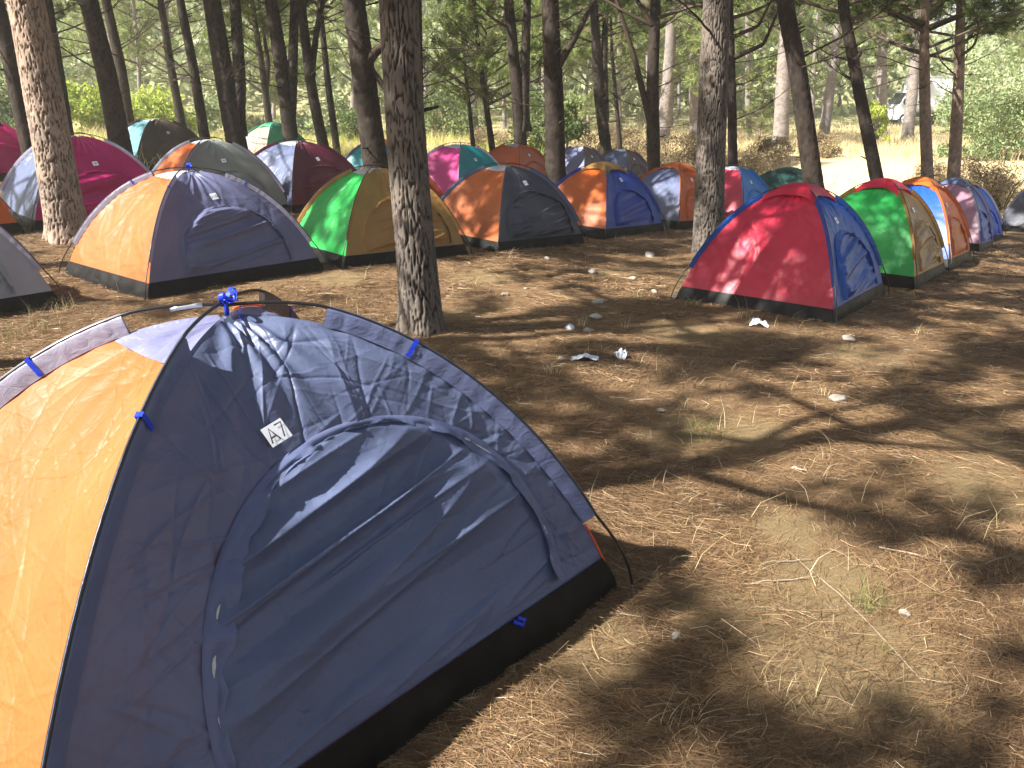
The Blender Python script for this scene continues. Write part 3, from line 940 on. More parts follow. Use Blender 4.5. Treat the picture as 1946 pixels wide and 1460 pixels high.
# ------------------------------------------------------------------ pines
def cells(u, v, nu, seed):
    """F2-F1 of jittered cells, periodic in u over nu"""
    iu = np.floor(u).astype(np.int64); iv = np.floor(v).astype(np.int64)
    d1 = np.full(u.shape, 9.); d2 = np.full(u.shape, 9.)
    for a in (-1, 0, 1):
        for b in (-1, 0, 1):
            cu = iu + a; cv = iv + b
            w = np.mod(cu, nu)
            px = cu + _hash(w, cv, seed); py = cv + _hash(w, cv, seed + 91)
            dd = np.hypot(u - px, v - py)
            m = dd < d1
            d2 = np.where(m, d1, np.minimum(d2, dd)); d1 = np.where(m, dd, d1)
    return d2 - d1


def stem(path, radii, nseg, amp, seed, cw=.065, chh=.15, knots=()):
    """bark covered stem; returns V, faces, bark attr"""
    P = np.asarray(path, float); n = len(P)
    th = np.arange(nseg) * 2 * PI / nseg
    R0 = float(np.max(radii[: max(2, n // 3)]))
    nc = max(5, int(round(2 * PI * R0 / cw)))
    TH, ZI = np.meshgrid(th, P[:, 2])
    U = TH / (2 * PI) * nc; Vv = ZI / chh
    wob = 1.1 * fbm(U * .8, Vv * 1.6, seed + 4, 3)
    Vv = Vv + 1.3 * fbm(np.cos(TH) * 1.7 + 9, np.sin(TH) * 1.7 + ZI * 2.0, seed + 2, 3)
    e1 = cells(U + wob, Vv, nc, seed)
    plate = sst(.015, .17, e1)
    e2 = cells(U * 2 + wob, Vv * 2.2, nc * 2, seed + 6)
    bark = np.clip(plate * (.80 + .20 * sst(.0, .3, e2)) * (.85 + .3 * vnoise(U * .9, Vv * 1.3, seed + 7)), 0, 1)
    low = fbm(np.cos(TH) * 1.2 + ZI * .9, np.sin(TH) * 1.2 + 5, seed + 11, 3)
    root = .34 * np.exp(-np.clip(ZI - P[0, 2] - .1, 0, None) / .16) * np.clip(np.sin(TH * 3 + seed) + .6 * np.sin(TH * 5 + seed * 2), -.3, 1.4)
    R = radii[:, None] * (1 + .12 * low + root) + amp * (bark - .6)
    for (kz, kt, ks, kh) in knots:
        dth = np.angle(np.exp(1j * (TH - kt)))
        q = np.hypot(dth * R0, ZI - kz) / ks
        R = R + kh * np.exp(-q ** 2 * 2) - kh * 1.3 * np.exp(-(q * 2.4) ** 2)
        bark = bark * (1 - .8 * np.exp(-(q * 2) ** 2))
    V = P[:, None] + np.stack([np.cos(TH) * R, np.sin(TH) * R, np.zeros_like(R)], -1)
    f = gridf(nseg, n, 0, True)
    return V.reshape(-1, 3), f, bark.ravel()


def smooth_path(pts, n):
    pts = np.asarray(pts, float)
    if len(pts) == 2:
        t = np.linspace(0, 1, n)[:, None]; return pts[0] * (1 - t) + pts[1] * t
    s = np.concatenate([[0], np.cumsum(np.linalg.norm(np.diff(pts, axis=0), axis=1))])
    t = np.linspace(0, s[-1], n)
    out = np.stack([np.interp(t, s, pts[:, k]) for k in range(3)], -1)
    k = max(3, n // 10) | 1
    pad = np.pad(out, ((k // 2, k // 2), (0, 0)), mode='edge')
    sm = np.stack([np.convolve(pad[:, i], np.ones(k) / k, 'valid') for i in range(3)], -1)
    sm[0] = out[0]; sm[-1] = out[-1]
    return sm


def limb_path(p0, az, length, rise, curl, n=14, wig=.06, g=rng):
    t = np.linspace(0, 1, n)
    el = rise + curl * t
    az_ = az + g.normal(0, .25) * t + .25 * np.sin(t * 7 + g.uniform(0, 6)) * .5
    st = length / (n - 1)
    dx = np.cos(el) * np.cos(az_) * st; dy = np.cos(el) * np.sin(az_) * st; dz = np.sin(el) * st
    P = np.stack([np.cumsum(dx), np.cumsum(dy), np.cumsum(dz)], -1)
    P = np.vstack([[0, 0, 0], P[:-1]])
    P += wig * length * .15 * np.stack([fbm(t * 5, t * 0 + g.uniform(0, 99), 3, 2) for _ in range(3)], -1) * t[:, None]
    return np.asarray(p0) + P


def dead_branch(mb, p0, az, length, r0, rise, curl, g, twigs=5):
    P = limb_path(p0, az, length, rise, curl, 14, .5, g)
    mb.tube(P, np.linspace(r0, r0 * .25, 14), 6)
    for _ in range(twigs):
        i = g.integers(4, 13)
        l2 = length * g.uniform(.2, .5) * (1.1 - i / 16)
        Q = limb_path(P[i], az + g.choice([-1, 1]) * g.uniform(.4, 1.1), l2, rise + g.uniform(-.2, .5), curl * g.uniform(-.3, 1), 8, .5, g)
        mb.tube(Q, np.linspace(r0 * .38, r0 * .10, 8), 4)
        for _k in range(2):
            j = g.integers(2, 7)
            Q2 = limb_path(Q[j], az + g.uniform(-1.4, 1.4), l2 * .5, rise + g.uniform(-.4, .6), .2, 5, .4, g)
            mb.tube(Q2, np.linspace(r0 * .16, r0 * .06, 5), 3, False)


def tufts(pos, dirs, g, nn=20, ln=.14, wd=.008):
    """brushes of needles at shoot tips"""
    n = len(pos)
    P = np.repeat(pos, nn, 0); D = np.repeat(dirs, nn, 0)
    m = len(P)
    R = g.normal(0, 1, (m, 3)); R /= np.linalg.norm(R, axis=1)[:, None]
    N_ = D * .75 + R * .85; N_ /= np.linalg.norm(N_, axis=1)[:, None]
    base = P - D * (g.random(m) * .10)[:, None]
    l = ln * g.uniform(.6, 1.2, m)
    S = np.cross(N_, g.normal(0, 1, (m, 3))); S /= np.linalg.norm(S, axis=1)[:, None] + 1e-9
    w = (wd * g.uniform(.7, 1.3, m) / 2)[:, None]
    tip = base + N_ * l[:, None] - np.array([0, 0, 1]) * (l * .12)[:, None]
    V = np.stack([base - S * w, base + S * w, tip + S * w * .5, tip - S * w * .5], 1).reshape(-1, 3)
    Fq = np.arange(4 * m).reshape(-1, 4)
    tt = np.repeat(np.clip(g.normal(.42, .17, n), 0, 1), nn) + g.normal(0, .10, m)
    return V, Fq, np.repeat(np.clip(tt, 0, 1), 4)


def crown_mesh(seed, R=2.0, Hc=4.2, nl=24, ntw=10, droop=.0, nn=24, wd=.0125, needle_mat=NEEDLE):
    g = np.random.default_rng(seed)
    mb = MB(); tp = []; td = []
    for i in range(nl):
        f = (i + g.uniform(-.3, .3)) / nl
        z = Hc * .85 * np.clip(f, 0, 1)
        az = i * 2.4 + g.uniform(-.5, .5)
        Ls = R * (1.05 - .75 * f ** 1.5) * g.uniform(.65, 1.2)
        P = limb_path((0, 0, z), az, Ls, g.uniform(.15, .55) - droop, g.uniform(-.1, .5), 14, .5, g)
        mb.tube(P, np.linspace(.035 * (1.1 - .6 * f), .008, 14), 5)
        for j in range(ntw):
            k = g.integers(5, 14)
            lt = Ls * g.uniform(.16, .36)
            Q = limb_path(P[k], az + g.choice([-1, 1]) * g.uniform(.2, 1.2), lt, g.uniform(-.2, .6), g.uniform(0, .6), 6, .4, g)
            mb.tube(Q, np.linspace(.010, .004, 6), 3, False)
            for q in range(g.integers(3, 7)):
                w = g.uniform(.35, 1)
                x = w * 5; i0 = min(int(x), 4); pp = Q[i0] + (Q[i0 + 1] - Q[i0]) * (x - i0)
                dd = (Q[i0 + 1] - Q[i0]); dd = dd / (np.linalg.norm(dd) + 1e-9)
                off = g.normal(0, .07, 3)
                dv = dd + g.normal(0, .45, 3) + np.array([0, 0, .25]); dv /= np.linalg.norm(dv)
                tp.append(pp + off); td.append(dv)
    V, Fq, T = tufts(np.array(tp), np.array(td), g, nn, .15, wd)
    nW = mb.n
    VV = np.concatenate(mb.V + [V])
    wq = np.concatenate(mb.Q); wt = np.concatenate(mb.T) if mb.T else np.zeros((0, 3), int)
    q = np.concatenate([wq, Fq + nW])
    mi = np.concatenate([np.ones(len(wq)), np.zeros(len(Fq)), np.ones(len(wt))])
    tint = np.concatenate([np.zeros(nW), T])
    o = mk('crown', VV, [q, wt], [needle_mat, WOOD], None, False, {'tint': tint, 'bark': np.full(len(VV), .5)}, mi)
    me = o.data
    bpy.data.objects.remove(o)
    return me


CROWNS = [crown_mesh(100 + i, R=r_, Hc=h_, nl=n_) for i, (r_, h_, n_) in enumerate([(2.0, 4.2, 24), (2.3, 3.8, 26), (1.8, 4.6, 24), (2.2, 4.4, 28)])]
NEEDLE_FAR_LIT = leafy('pine_needles_far_lit', [(0, (.06, .10, .022)), (.4, (.15, .21, .05)), (.75, (.26, .31, .085)), (1, (.38, .34, .13))], .48)  # needles brightened in colour to look backlit by the sun
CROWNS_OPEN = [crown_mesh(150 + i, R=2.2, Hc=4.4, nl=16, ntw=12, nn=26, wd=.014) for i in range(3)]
CROWNS_FAR = [crown_mesh(200 + i, R=1.9, Hc=5.0, nl=30, ntw=9, nn=12, wd=.022, needle_mat=NEEDLE_FAR_LIT) for i in range(3)]
CROWNS_SUN = [crown_mesh(300 + i, R=1.9, Hc=5.0, nl=30, ntw=9, nn=12, wd=.022, needle_mat=NEEDLE_SUNLIT) for i in range(2)]


def put_crown(parent, me, loc, sc, rz):
    o = bpy.data.objects.new('crown', me); link(o, parent)
    o.location = [float(c) for c in loc]; o.rotation_euler = (0, 0, rz); o.scale = (sc[0], sc[0], sc[1])
    return o


def pine(pts, d, wpx, label, height=8.5, crown=(0, 1.0, 4.2), stems=(), nbr=5, bark=None, near=False, seed=0, brz=(1.9, 4.6), knots=(), group='pine trees of the grove',
         crownset=CROWNS, explicit=(), flare=1.42, brl=(.8, 2.2)):
    """pts: photo points from the foot upwards; d: depth of the trunk"""
    g = np.random.default_rng(900 + seed)
    if bark is None: bark = BARK if near else BARK_SHADED
    if bark is BARK_SHADED: nbr = int(nbr * 1.7)
    Q = np.array([at(p, d) for p in pts])
    dirn = Q[1] - Q[0]; dirn /= dirn[2]
    zg = float(terr0(Q[0][0], Q[0][1]))
    foot = Q[0] + dirn * (zg - .12 - Q[0][2])
    up = Q[-1] - Q[-2]; up = up / up[2]
    lean = up * .45 + np.array([0, 0, .55])
    top = Q[-1] + lean * max(.5, zg + height - Q[-1][2])
    full = [foot] + [q for q in Q if q[2] > foot[2] + .3] + [top]
    hgt = top[2] - foot[2]
    base = np.array([foot[0], foot[1], zg])
    root = empty('pine_tree', base, label, 'pine tree', group)
    sc_ = np.linalg.norm(ray(pts[0]))
    r0 = wpx * d / F / 2 / (1 / math.cos(PITCH))  # half width in metres
    zs = np.concatenate([np.arange(0, min(4.6, hgt), .014 if near else .045), np.linspace(min(4.6, hgt), hgt, 24)[1:]])
    P = smooth_path(full, 400)
    P = np.stack([np.interp(zs + foot[2], P[:, 2], P[:, k]) for k in range(3)], -1)
    t = zs / hgt
    rad = r0 * (1 - .72 * t ** 1.3) * (1 + (flare - 1) * np.exp(-zs / .22))
    V, f, bk = stem(P - base, rad, 120 if near else 26, (.017) if near else .012, seed * 13 + 5, cw=.045 if near else .07, chh=.24 if near else .2, knots=knots)
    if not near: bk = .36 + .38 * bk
    trunk = mk('trunk', V, f, bark, root, attrs={'bark': bk})
    for (sp, w) in stems:
        S = np.array([at(p, d) for p in sp]) + np.array([0, .02, 0])
        u = S[-1] - S[-2]; u /= u[2]
        S = np.vstack([S, S[-1] + (u * .4 + np.array([0, 0, .6])) * max(.4, zg + height * .9 - S[-1][2])])
        z_ = np.arange(S[0][2], S[-1][2], .05)
        Pp = smooth_path(S, 200)
        Pp = np.stack([np.interp(z_, Pp[:, 2], Pp[:, k]) for k in range(3)], -1)
        rr = w * d / F / 2 * (1 - .65 * np.linspace(0, 1, len(z_)))
        V, f, bk = stem(Pp - base, rr, 22, .012, seed * 17 + 3)
        mk('stem', V, f, bark, root, attrs={'bark': bk})
        tp = Pp[-1] - base
        put_crown(root, crownset[(seed + 1) % len(crownset)], (tp[0] * .75, tp[1] * .75, tp[2] - 3.2), (.75, .8), g.uniform(0, 6))

    def axis(z):
        return np.array([np.interp(z, zs, (P - base)[:, k]) for k in range(3)])
    for i in range(nbr):
        z = g.uniform(*brz)
        if z > hgt - .3: continue
        mb = MB()
        p = axis(z); az = g.uniform(0, 2 * PI)
        dead_branch(mb, p, az, g.uniform(*brl), g.uniform(.009, .020), g.uniform(-.1, .5), g.uniform(-.1, .6), g, 6)
        mb.build('branch', WOOD, root)
    for i in range(nbr // 2 + 1):       # snapped stubs
        z = g.uniform(1.2, 3.8); az = g.uniform(0, 2 * PI)
        p = axis(z); L_ = float(np.interp(z, zs, rad)) + g.uniform(.05, .16)
        q = np.array([math.cos(az), math.sin(az), g.uniform(0, .5)])
        V, f = tube(np.array([p, p + q * L_ * .7, p + q * L_]), [.020, .015, .010], 6)
        mk('branch_stub', V, f, WOOD, root)
    for (ep, w) in explicit:
        S = np.array([at(p, d) for p in ep]) + np.array([0, -.05, 0]) - base
        mb = MB(); S = smooth_path(S, 24)
        mb.tube(S, np.linspace(w, w * .45, 24) * d / F / 2, 8)
        for _ in range(5):
            k = g.integers(6, 22)
            Q2 = limb_path(S[k], g.uniform(0, 6.28), g.uniform(.3, .9), g.uniform(0, .6), .3, 8, .5, g)
            mb.tube(Q2, np.linspace(.010, .003, 8), 4)
        mb.build('branch', WOOD, root)
    if crown:
        ci, cs, cz = crown
        p = axis(min(cz, hgt - .5))
        cs = cs * (1.15 if crownset is CROWNS else 1)
        put_crown(root, crownset[ci % len(crownset)], p, (cs, max(.5, (hgt - cz) / 4.0)), g.uniform(0, 6))
    return root


d1 = gp((130, 464))[1]; d14 = gp((805, 642))[1]; d23 = gp((1345, 494))[1]
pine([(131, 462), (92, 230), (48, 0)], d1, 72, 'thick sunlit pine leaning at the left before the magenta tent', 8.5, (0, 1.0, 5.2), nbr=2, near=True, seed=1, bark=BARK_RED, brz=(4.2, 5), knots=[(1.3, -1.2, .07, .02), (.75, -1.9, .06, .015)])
pine([(805, 642), (775, 320), (757, 0)], d14, 79, 'nearest thick pine trunk in the middle of the grove', 8.5, (1, 1.05, 4.6), nbr=2, near=True, seed=14, brz=(4.2, 5),
     knots=[(2.35, -1.75, .09, .03), (1.75, -1.1, .06, .022), (.85, -1.35, .055, .018), (.55, -1.3, .05, .016), (2.2, -.9, .05, .018)])
pine([(1345, 492), (1350, 300), (1362, 0)], d23, 58, 'thick straight pine trunk left of the red and blue tent', 8.5, (2, 1.05, 4.4), nbr=3, near=True, seed=23, brz=(2.8, 4.4), knots=[(2.25, -1.9, .10, .03), (1.0, -1.3, .05, .015)])
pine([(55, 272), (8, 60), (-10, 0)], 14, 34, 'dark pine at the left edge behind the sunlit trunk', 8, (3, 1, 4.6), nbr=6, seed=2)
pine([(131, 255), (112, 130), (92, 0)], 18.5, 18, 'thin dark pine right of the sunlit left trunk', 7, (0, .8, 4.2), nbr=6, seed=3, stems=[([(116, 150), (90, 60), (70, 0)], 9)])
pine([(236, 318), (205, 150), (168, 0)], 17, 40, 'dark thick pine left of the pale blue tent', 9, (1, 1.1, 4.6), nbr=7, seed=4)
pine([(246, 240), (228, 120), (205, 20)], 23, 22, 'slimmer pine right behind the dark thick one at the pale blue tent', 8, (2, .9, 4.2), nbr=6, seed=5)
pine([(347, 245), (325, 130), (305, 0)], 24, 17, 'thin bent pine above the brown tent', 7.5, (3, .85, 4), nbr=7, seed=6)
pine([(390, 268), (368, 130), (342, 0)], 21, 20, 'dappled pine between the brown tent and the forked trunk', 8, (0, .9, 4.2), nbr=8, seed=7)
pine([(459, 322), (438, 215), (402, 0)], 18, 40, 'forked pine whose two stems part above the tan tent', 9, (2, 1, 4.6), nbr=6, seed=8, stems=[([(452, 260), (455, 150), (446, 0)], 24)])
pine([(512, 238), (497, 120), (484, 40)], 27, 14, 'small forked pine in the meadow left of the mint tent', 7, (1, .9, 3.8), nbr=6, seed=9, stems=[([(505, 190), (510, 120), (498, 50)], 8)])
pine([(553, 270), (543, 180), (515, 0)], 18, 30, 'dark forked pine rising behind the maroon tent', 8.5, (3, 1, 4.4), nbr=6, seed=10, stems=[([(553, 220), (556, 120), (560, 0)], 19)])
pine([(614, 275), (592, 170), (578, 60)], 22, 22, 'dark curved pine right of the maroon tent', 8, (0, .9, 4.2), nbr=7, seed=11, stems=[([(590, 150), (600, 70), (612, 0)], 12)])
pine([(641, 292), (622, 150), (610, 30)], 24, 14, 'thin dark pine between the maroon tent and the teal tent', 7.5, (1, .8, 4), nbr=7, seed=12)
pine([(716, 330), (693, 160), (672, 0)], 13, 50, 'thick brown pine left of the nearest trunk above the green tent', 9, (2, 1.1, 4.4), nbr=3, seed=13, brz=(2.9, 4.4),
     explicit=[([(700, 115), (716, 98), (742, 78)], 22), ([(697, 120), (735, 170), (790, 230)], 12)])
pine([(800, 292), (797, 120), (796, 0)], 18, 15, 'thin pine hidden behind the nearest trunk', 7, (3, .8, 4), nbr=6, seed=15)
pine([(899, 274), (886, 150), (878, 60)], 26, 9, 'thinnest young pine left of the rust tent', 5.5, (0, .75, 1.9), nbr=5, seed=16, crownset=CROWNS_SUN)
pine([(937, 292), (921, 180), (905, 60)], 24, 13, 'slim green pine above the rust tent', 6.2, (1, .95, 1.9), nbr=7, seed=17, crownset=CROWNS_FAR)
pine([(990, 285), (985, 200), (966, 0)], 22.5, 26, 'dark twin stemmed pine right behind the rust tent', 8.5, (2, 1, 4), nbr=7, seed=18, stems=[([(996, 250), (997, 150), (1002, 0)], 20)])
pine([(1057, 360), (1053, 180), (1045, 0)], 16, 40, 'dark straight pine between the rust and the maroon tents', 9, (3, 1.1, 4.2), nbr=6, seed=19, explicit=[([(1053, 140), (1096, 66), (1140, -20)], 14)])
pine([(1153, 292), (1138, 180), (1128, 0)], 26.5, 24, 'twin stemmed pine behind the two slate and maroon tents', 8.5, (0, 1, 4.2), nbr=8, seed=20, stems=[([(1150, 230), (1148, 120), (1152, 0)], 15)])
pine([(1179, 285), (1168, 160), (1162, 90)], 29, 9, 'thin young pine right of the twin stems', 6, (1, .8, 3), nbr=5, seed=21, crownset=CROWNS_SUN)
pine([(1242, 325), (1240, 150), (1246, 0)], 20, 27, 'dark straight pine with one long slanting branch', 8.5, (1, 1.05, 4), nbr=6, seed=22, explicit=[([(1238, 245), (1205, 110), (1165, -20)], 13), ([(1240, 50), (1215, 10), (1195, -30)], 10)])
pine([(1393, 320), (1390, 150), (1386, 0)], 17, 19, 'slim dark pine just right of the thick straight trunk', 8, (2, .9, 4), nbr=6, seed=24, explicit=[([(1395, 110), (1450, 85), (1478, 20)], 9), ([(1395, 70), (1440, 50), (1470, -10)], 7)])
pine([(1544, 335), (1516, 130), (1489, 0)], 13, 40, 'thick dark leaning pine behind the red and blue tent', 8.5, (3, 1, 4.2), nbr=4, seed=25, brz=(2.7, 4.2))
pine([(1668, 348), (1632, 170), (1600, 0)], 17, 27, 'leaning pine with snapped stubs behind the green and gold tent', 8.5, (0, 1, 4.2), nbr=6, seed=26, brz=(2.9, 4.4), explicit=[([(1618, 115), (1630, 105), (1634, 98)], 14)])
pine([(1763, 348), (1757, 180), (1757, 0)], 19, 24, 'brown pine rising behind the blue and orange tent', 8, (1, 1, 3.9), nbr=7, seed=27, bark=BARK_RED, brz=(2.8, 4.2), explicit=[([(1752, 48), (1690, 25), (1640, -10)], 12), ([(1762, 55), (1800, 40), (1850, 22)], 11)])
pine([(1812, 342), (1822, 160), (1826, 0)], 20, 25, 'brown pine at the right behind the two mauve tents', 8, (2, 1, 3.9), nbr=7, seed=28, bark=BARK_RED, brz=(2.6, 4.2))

# trees standing beside and behind the photographer, whose crowns shade the clearing; some only added against skylight
for i, (x, y, hh, cz, cs, lab) in enumerate([
        (-3.8, 4.95, 8.7, 4.7, 1.05, 'pine just outside the left of the picture beside the nearest tent'),
        (-6.3, 8.1, 8.4, 5.0, .8, 'pine outside the left beyond the grey tent'),
        (-12, 9.3, 8.6, 4.4, 1.2, 'pine far outside the left of the picture beside the magenta tents'),
        (-13.5, 14.2, 8.6, 4.2, 1.2, 'pine far outside the left at the meadow edge'),
        (-3.5, 1.7, 9.8, 4.5, 1.2, 'pine just outside the left of the nearest tent'),
        (-6.1, 3.4, 8.6, 4.6, 1.0, 'pine outside the left beside the grey tent'),
        (-1.6, -.7, 10.5, 4.7, 1.1, 'pine right behind the photographer on the left'),
        (-2.9, -1.35, 8.9, 4.4, 1.15, 'pine a few steps behind the photographer on the left'),
        (-3.1, -3.0, 10.5, 5.2, 1.1, 'pine further behind the photographer on the left'),
        (-9.6, 6.3, 13, 8.6, 1.15, 'tall pine outside the left near the grey tent'),
        (-7.6, -4.2, 13.5, 8.4, 1.15, 'tall pine well behind the photographer'),
        (-4.4, -3.4, 13, 8.0, 1.1, 'tall pine behind the photographer'),
        (3.6, .9, 9, 4.6, 1.3, 'unseen pine added close by outside the right of the picture'),  # the same-sized pines here are added, unseen, to block skylight
        (6.2, 3.8, 9, 4.6, 1.3, 'unseen pine added outside the right of the clearing'),
        (8.6, 7.2, 9, 4.6, 1.3, 'unseen pine added outside the right beside the row of tents'),
        (1.2, -2.6, 9, 4.6, 1.3, 'unseen pine added right behind the photographer'),
        (11.6, 11.0, 9, 4.6, 1.3, 'unseen pine added outside the right beyond the row of tents'),
        (-.9, -5.6, 8.6, 4.8, 1.05, 'pine well behind the photographer on the right')]):
    g = np.random.default_rng(40 + i)
    z0 = float(terr0(x, y))
    r = empty('pine_tree', (x, y, z0), lab, 'pine tree', 'pine trees of the grove')
    zs = np.arange(-.1, hh, .08)
    P = np.stack([.03 * zs * np.sin(i), .03 * zs * np.cos(i * 2), zs], -1)
    V, f, bk = stem(P, (.095 if hh > 12 else .13) * (1 - .7 * (zs / hh).clip(0, 1) ** 1.3), 22, .014, 60 + i)
    mk('trunk', V, f, BARK, r, attrs={'bark': bk})
    put_crown(r, CROWNS_OPEN[i % 3] if (hh > 12 or i in (0, 4, 5, 6, 7)) else CROWNS[i % 4], (P[-1, 0] * .5, P[-1, 1] * .5, cz), (cs, (hh - cz) / 4.0), i * 1.3)

# ---- pines across the meadow
BG = [([(1483, 272), (1490, 120), (1494, 0)], 36, 29, 'pale sunlit pine trunk standing in the dry grass left of the leaning pine'),
      ([(1262, 236), (1272, 120), (1276, 40)], 40, 26, 'pale far trunk just right of the slanting branch pine'),
      ([(1322, 242), (1319, 110), (1316, 20)], 42, 24, 'pale far trunk just left of the thick straight pine'),
      ([(1674, 222), (1676, 110), (1674, 0)], 48, 22, 'far brown trunk left of the white truck'),
      ([(1726, 246), (1738, 130), (1748, 10)], 42, 22, 'pale leaning trunk in front of the white truck cab'),
      ([(1568, 238), (1586, 110), (1598, 0)], 46, 20, 'pale leaning far trunk between the two leaning pines'),
      ([(1422, 226), (1421, 110), (1420, 0)], 46, 12, 'slim far trunk left of the young pale pine')]
for i, (pts, d, w, lab) in enumerate(BG):
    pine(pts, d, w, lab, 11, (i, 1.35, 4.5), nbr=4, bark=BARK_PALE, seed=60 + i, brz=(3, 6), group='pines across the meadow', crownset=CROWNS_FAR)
g = np.random.default_rng(5)
FARP = [(-24, 42), (-17, 38), (-19, 47), (-12, 41), (-9, 47), (-2, 46), (1.5, 39), (8, 48), (25, 57),
        (12, 60), (20, 64), (5, 58), (-6, 57), (-16, 56), (-26, 54), (26, 66), (8, 66), (36, 60), (31, 47), (9.5, 38), (6.5, 50), (10.5, 55), (17.5, 62), (23.5, 63), (2.8, 52), (-.5, 54), (12.5, 65), (20.5, 57), (33.5, 52), (15.5, 66)]
for i, (x, y) in enumerate(FARP):
    px = W / 2 + F * x / (y * math.cos(PITCH) + .5)
    hh = g.uniform(8, 12)
    pine([(px, 240), (px + g.normal(0, 6), 120)], y, 340 / y * g.uniform(.9, 1.7), 'far sunlit pine in the hazy wood beyond the meadow', hh, (i, g.uniform(1.3, 1.8), g.uniform(1.6, 3.2)), nbr=3,
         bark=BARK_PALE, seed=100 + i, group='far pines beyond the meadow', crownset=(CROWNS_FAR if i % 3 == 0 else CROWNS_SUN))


# ------------------------------------------------------------------ shrubs
def shrub(x, y, rx, rz, n, mat, label, leaf=.07, seed=0, name='shrub', group='shrubs along the meadow edge', lift=.0, stems=7, flat=.5):
    g = np.random.default_rng(seed + 500)
    z0 = float(terr0(x, y))
    r = empty(name, (x, y, z0), label, 'shrub', group)
    nc = 26
    a = g.uniform(0, 2 * PI, nc); q = g.random(nc) ** .5; hz = g.random(nc)
    C = np.stack([np.cos(a) * q * rx * (1 - .35 * hz), np.sin(a) * q * rx * (1 - .35 * hz), lift + hz * rz * .95], -1)
    cr = g.uniform(.22, .42, nc) * min(rx, rz)
    k = g.integers(0, nc, n)
    D = g.normal(0, 1, (n, 3)); D /= np.linalg.norm(D, axis=1)[:, None]
    P = C[k] + D * (cr[k] * g.random(n) ** .35)[:, None] * np.array([1, 1, .85])
    P[:, 2] = np.abs(P[:, 2])
    A = g.normal(0, 1, (n, 3)); A /= np.linalg.norm(A, axis=1)[:, None]
    B = np.cross(A, g.normal(0, 1, (n, 3))); B /= np.linalg.norm(B, axis=1)[:, None]
    l = (leaf * g.uniform(.6, 1.4, n))[:, None]
    V = np.stack([P - A * l, P + B * l * flat, P + A * l, P - B * l * flat], 1).reshape(-1, 3)
    t = np.clip(np.repeat(g.normal(.5, .2, nc)[k] + g.normal(0, .18, n), 4), 0, 1)
    mk('foliage', V, np.arange(4 * n).reshape(-1, 4), mat, r, False, {'tint': t})
    mb = MB()
    for i in range(stems):
        e = C[g.integers(0, nc)]
        mb.tube(np.array([[g.normal(0, .08), g.normal(0, .08), -.05], e * .5 + g.normal(0, .08, 3), e]), [.018, .012, .005], 5)
    mb.build('stems', WOOD, r)
    return r


def spx(px, d):
    p = at(px, d); return p[0], d


x, y = spx((160, 200), 34); shrub(x, y, 1.6, 2.3, 5200, LEAF_YEL, 'bright yellow green bush left of the pale blue tent', .09, 1)
x, y = spx((290, 190), 36); shrub(x, y, 1.7, 2.1, 5200, LEAF_YEL, 'yellow green bush above the pale blue tent', .09, 2)
x, y = spx((225, 190), 39); shrub(x, y, 1.5, 1.8, 3600, LEAF_GRN, 'darker green bush between the two yellow green bushes', .09, 3)
x, y = spx((30, 190), 30); shrub(x, y, 1.6, 2.4, 4200, LEAF_GRN, 'green bush at the left edge behind the dark pine', .09, 4)
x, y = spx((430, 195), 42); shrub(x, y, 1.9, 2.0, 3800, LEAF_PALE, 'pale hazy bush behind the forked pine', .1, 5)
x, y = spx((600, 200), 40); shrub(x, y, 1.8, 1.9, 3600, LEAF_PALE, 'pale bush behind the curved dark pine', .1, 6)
x, y = spx((655, 195), 37); shrub(x, y, 1.0, 1.5, 2400, LEAF_GRN, 'small green bush left of the thick brown pine', .08, 7)
x, y = spx((1040, 240), 30); shrub(x, y, 1.5, 2.1, 4200, LEAF_GRN, 'grey green bush behind the dark straight pine', .08, 8)
x, y = spx((850, 190), 42); shrub(x, y, 2.0, 2.2, 3800, LEAF_GRN, 'dark leafy bush right of the nearest trunk', .1, 9)
x, y = spx((1920, 200), 27); shrub(x, y, 2.3, 3.4, 13000, LEAF_PALE, 'large pale green bush at the right edge', .06, 10)
x, y = spx((1885, 225), 30); shrub(x, y, 1.3, 1.9, 5000, LEAF_PALE, 'lower pale green bush beside the large one on the right', .06, 11)
x, y = spx((1668, 225), 38); shrub(x, y, .55, 1.9, 3200, LEAF_YEL, 'narrow yellow green bush left of the white truck', .07, 12)
BR = [(1215, 30, 1.2, .95), (1275, 28.5, 1.5, 1.15), (1130, 31, 1.4, 1.0), (1440, 27.5, 1.4, 1.0), (1480, 28.5, .9, .8), (1560, 29, .8, .8), (1850, 23.6, 1.7, 1.15), (1925, 23.0, 1.7, 1.25), (1790, 24.5, .8, .75), (930, 33, 1.3, .9), (1330, 29, 1.0, .95)]
BL = ['brown dry bush between the twin stems and the slanting branch pine', 'widest brown dry bush left of the thick straight pine', 'brown dry bush behind the twin stemmed pine', 'brown dry bush above the bright blue tent',
      'small brown bush left of the leaning pine', 'small brown bush right of the leaning pine', 'brown dry bush behind the mauve tents', 'brown dry bush above the charcoal tent at the right', 'small dry bush on the bank between the two brown pines', 'dry bush left of the twin pine behind the rust tent', 'dry bush just behind the thick straight pine']
for i, ((px, d, rx, rz), lb) in enumerate(zip(BR, BL)):
    p = at((px, 280), d); shrub(p[0], d, rx, rz, 5200, BRUSH, lb, .045, 20 + i, 'dry_bush', 'dry bushes on the bank', flat=.22, stems=12)
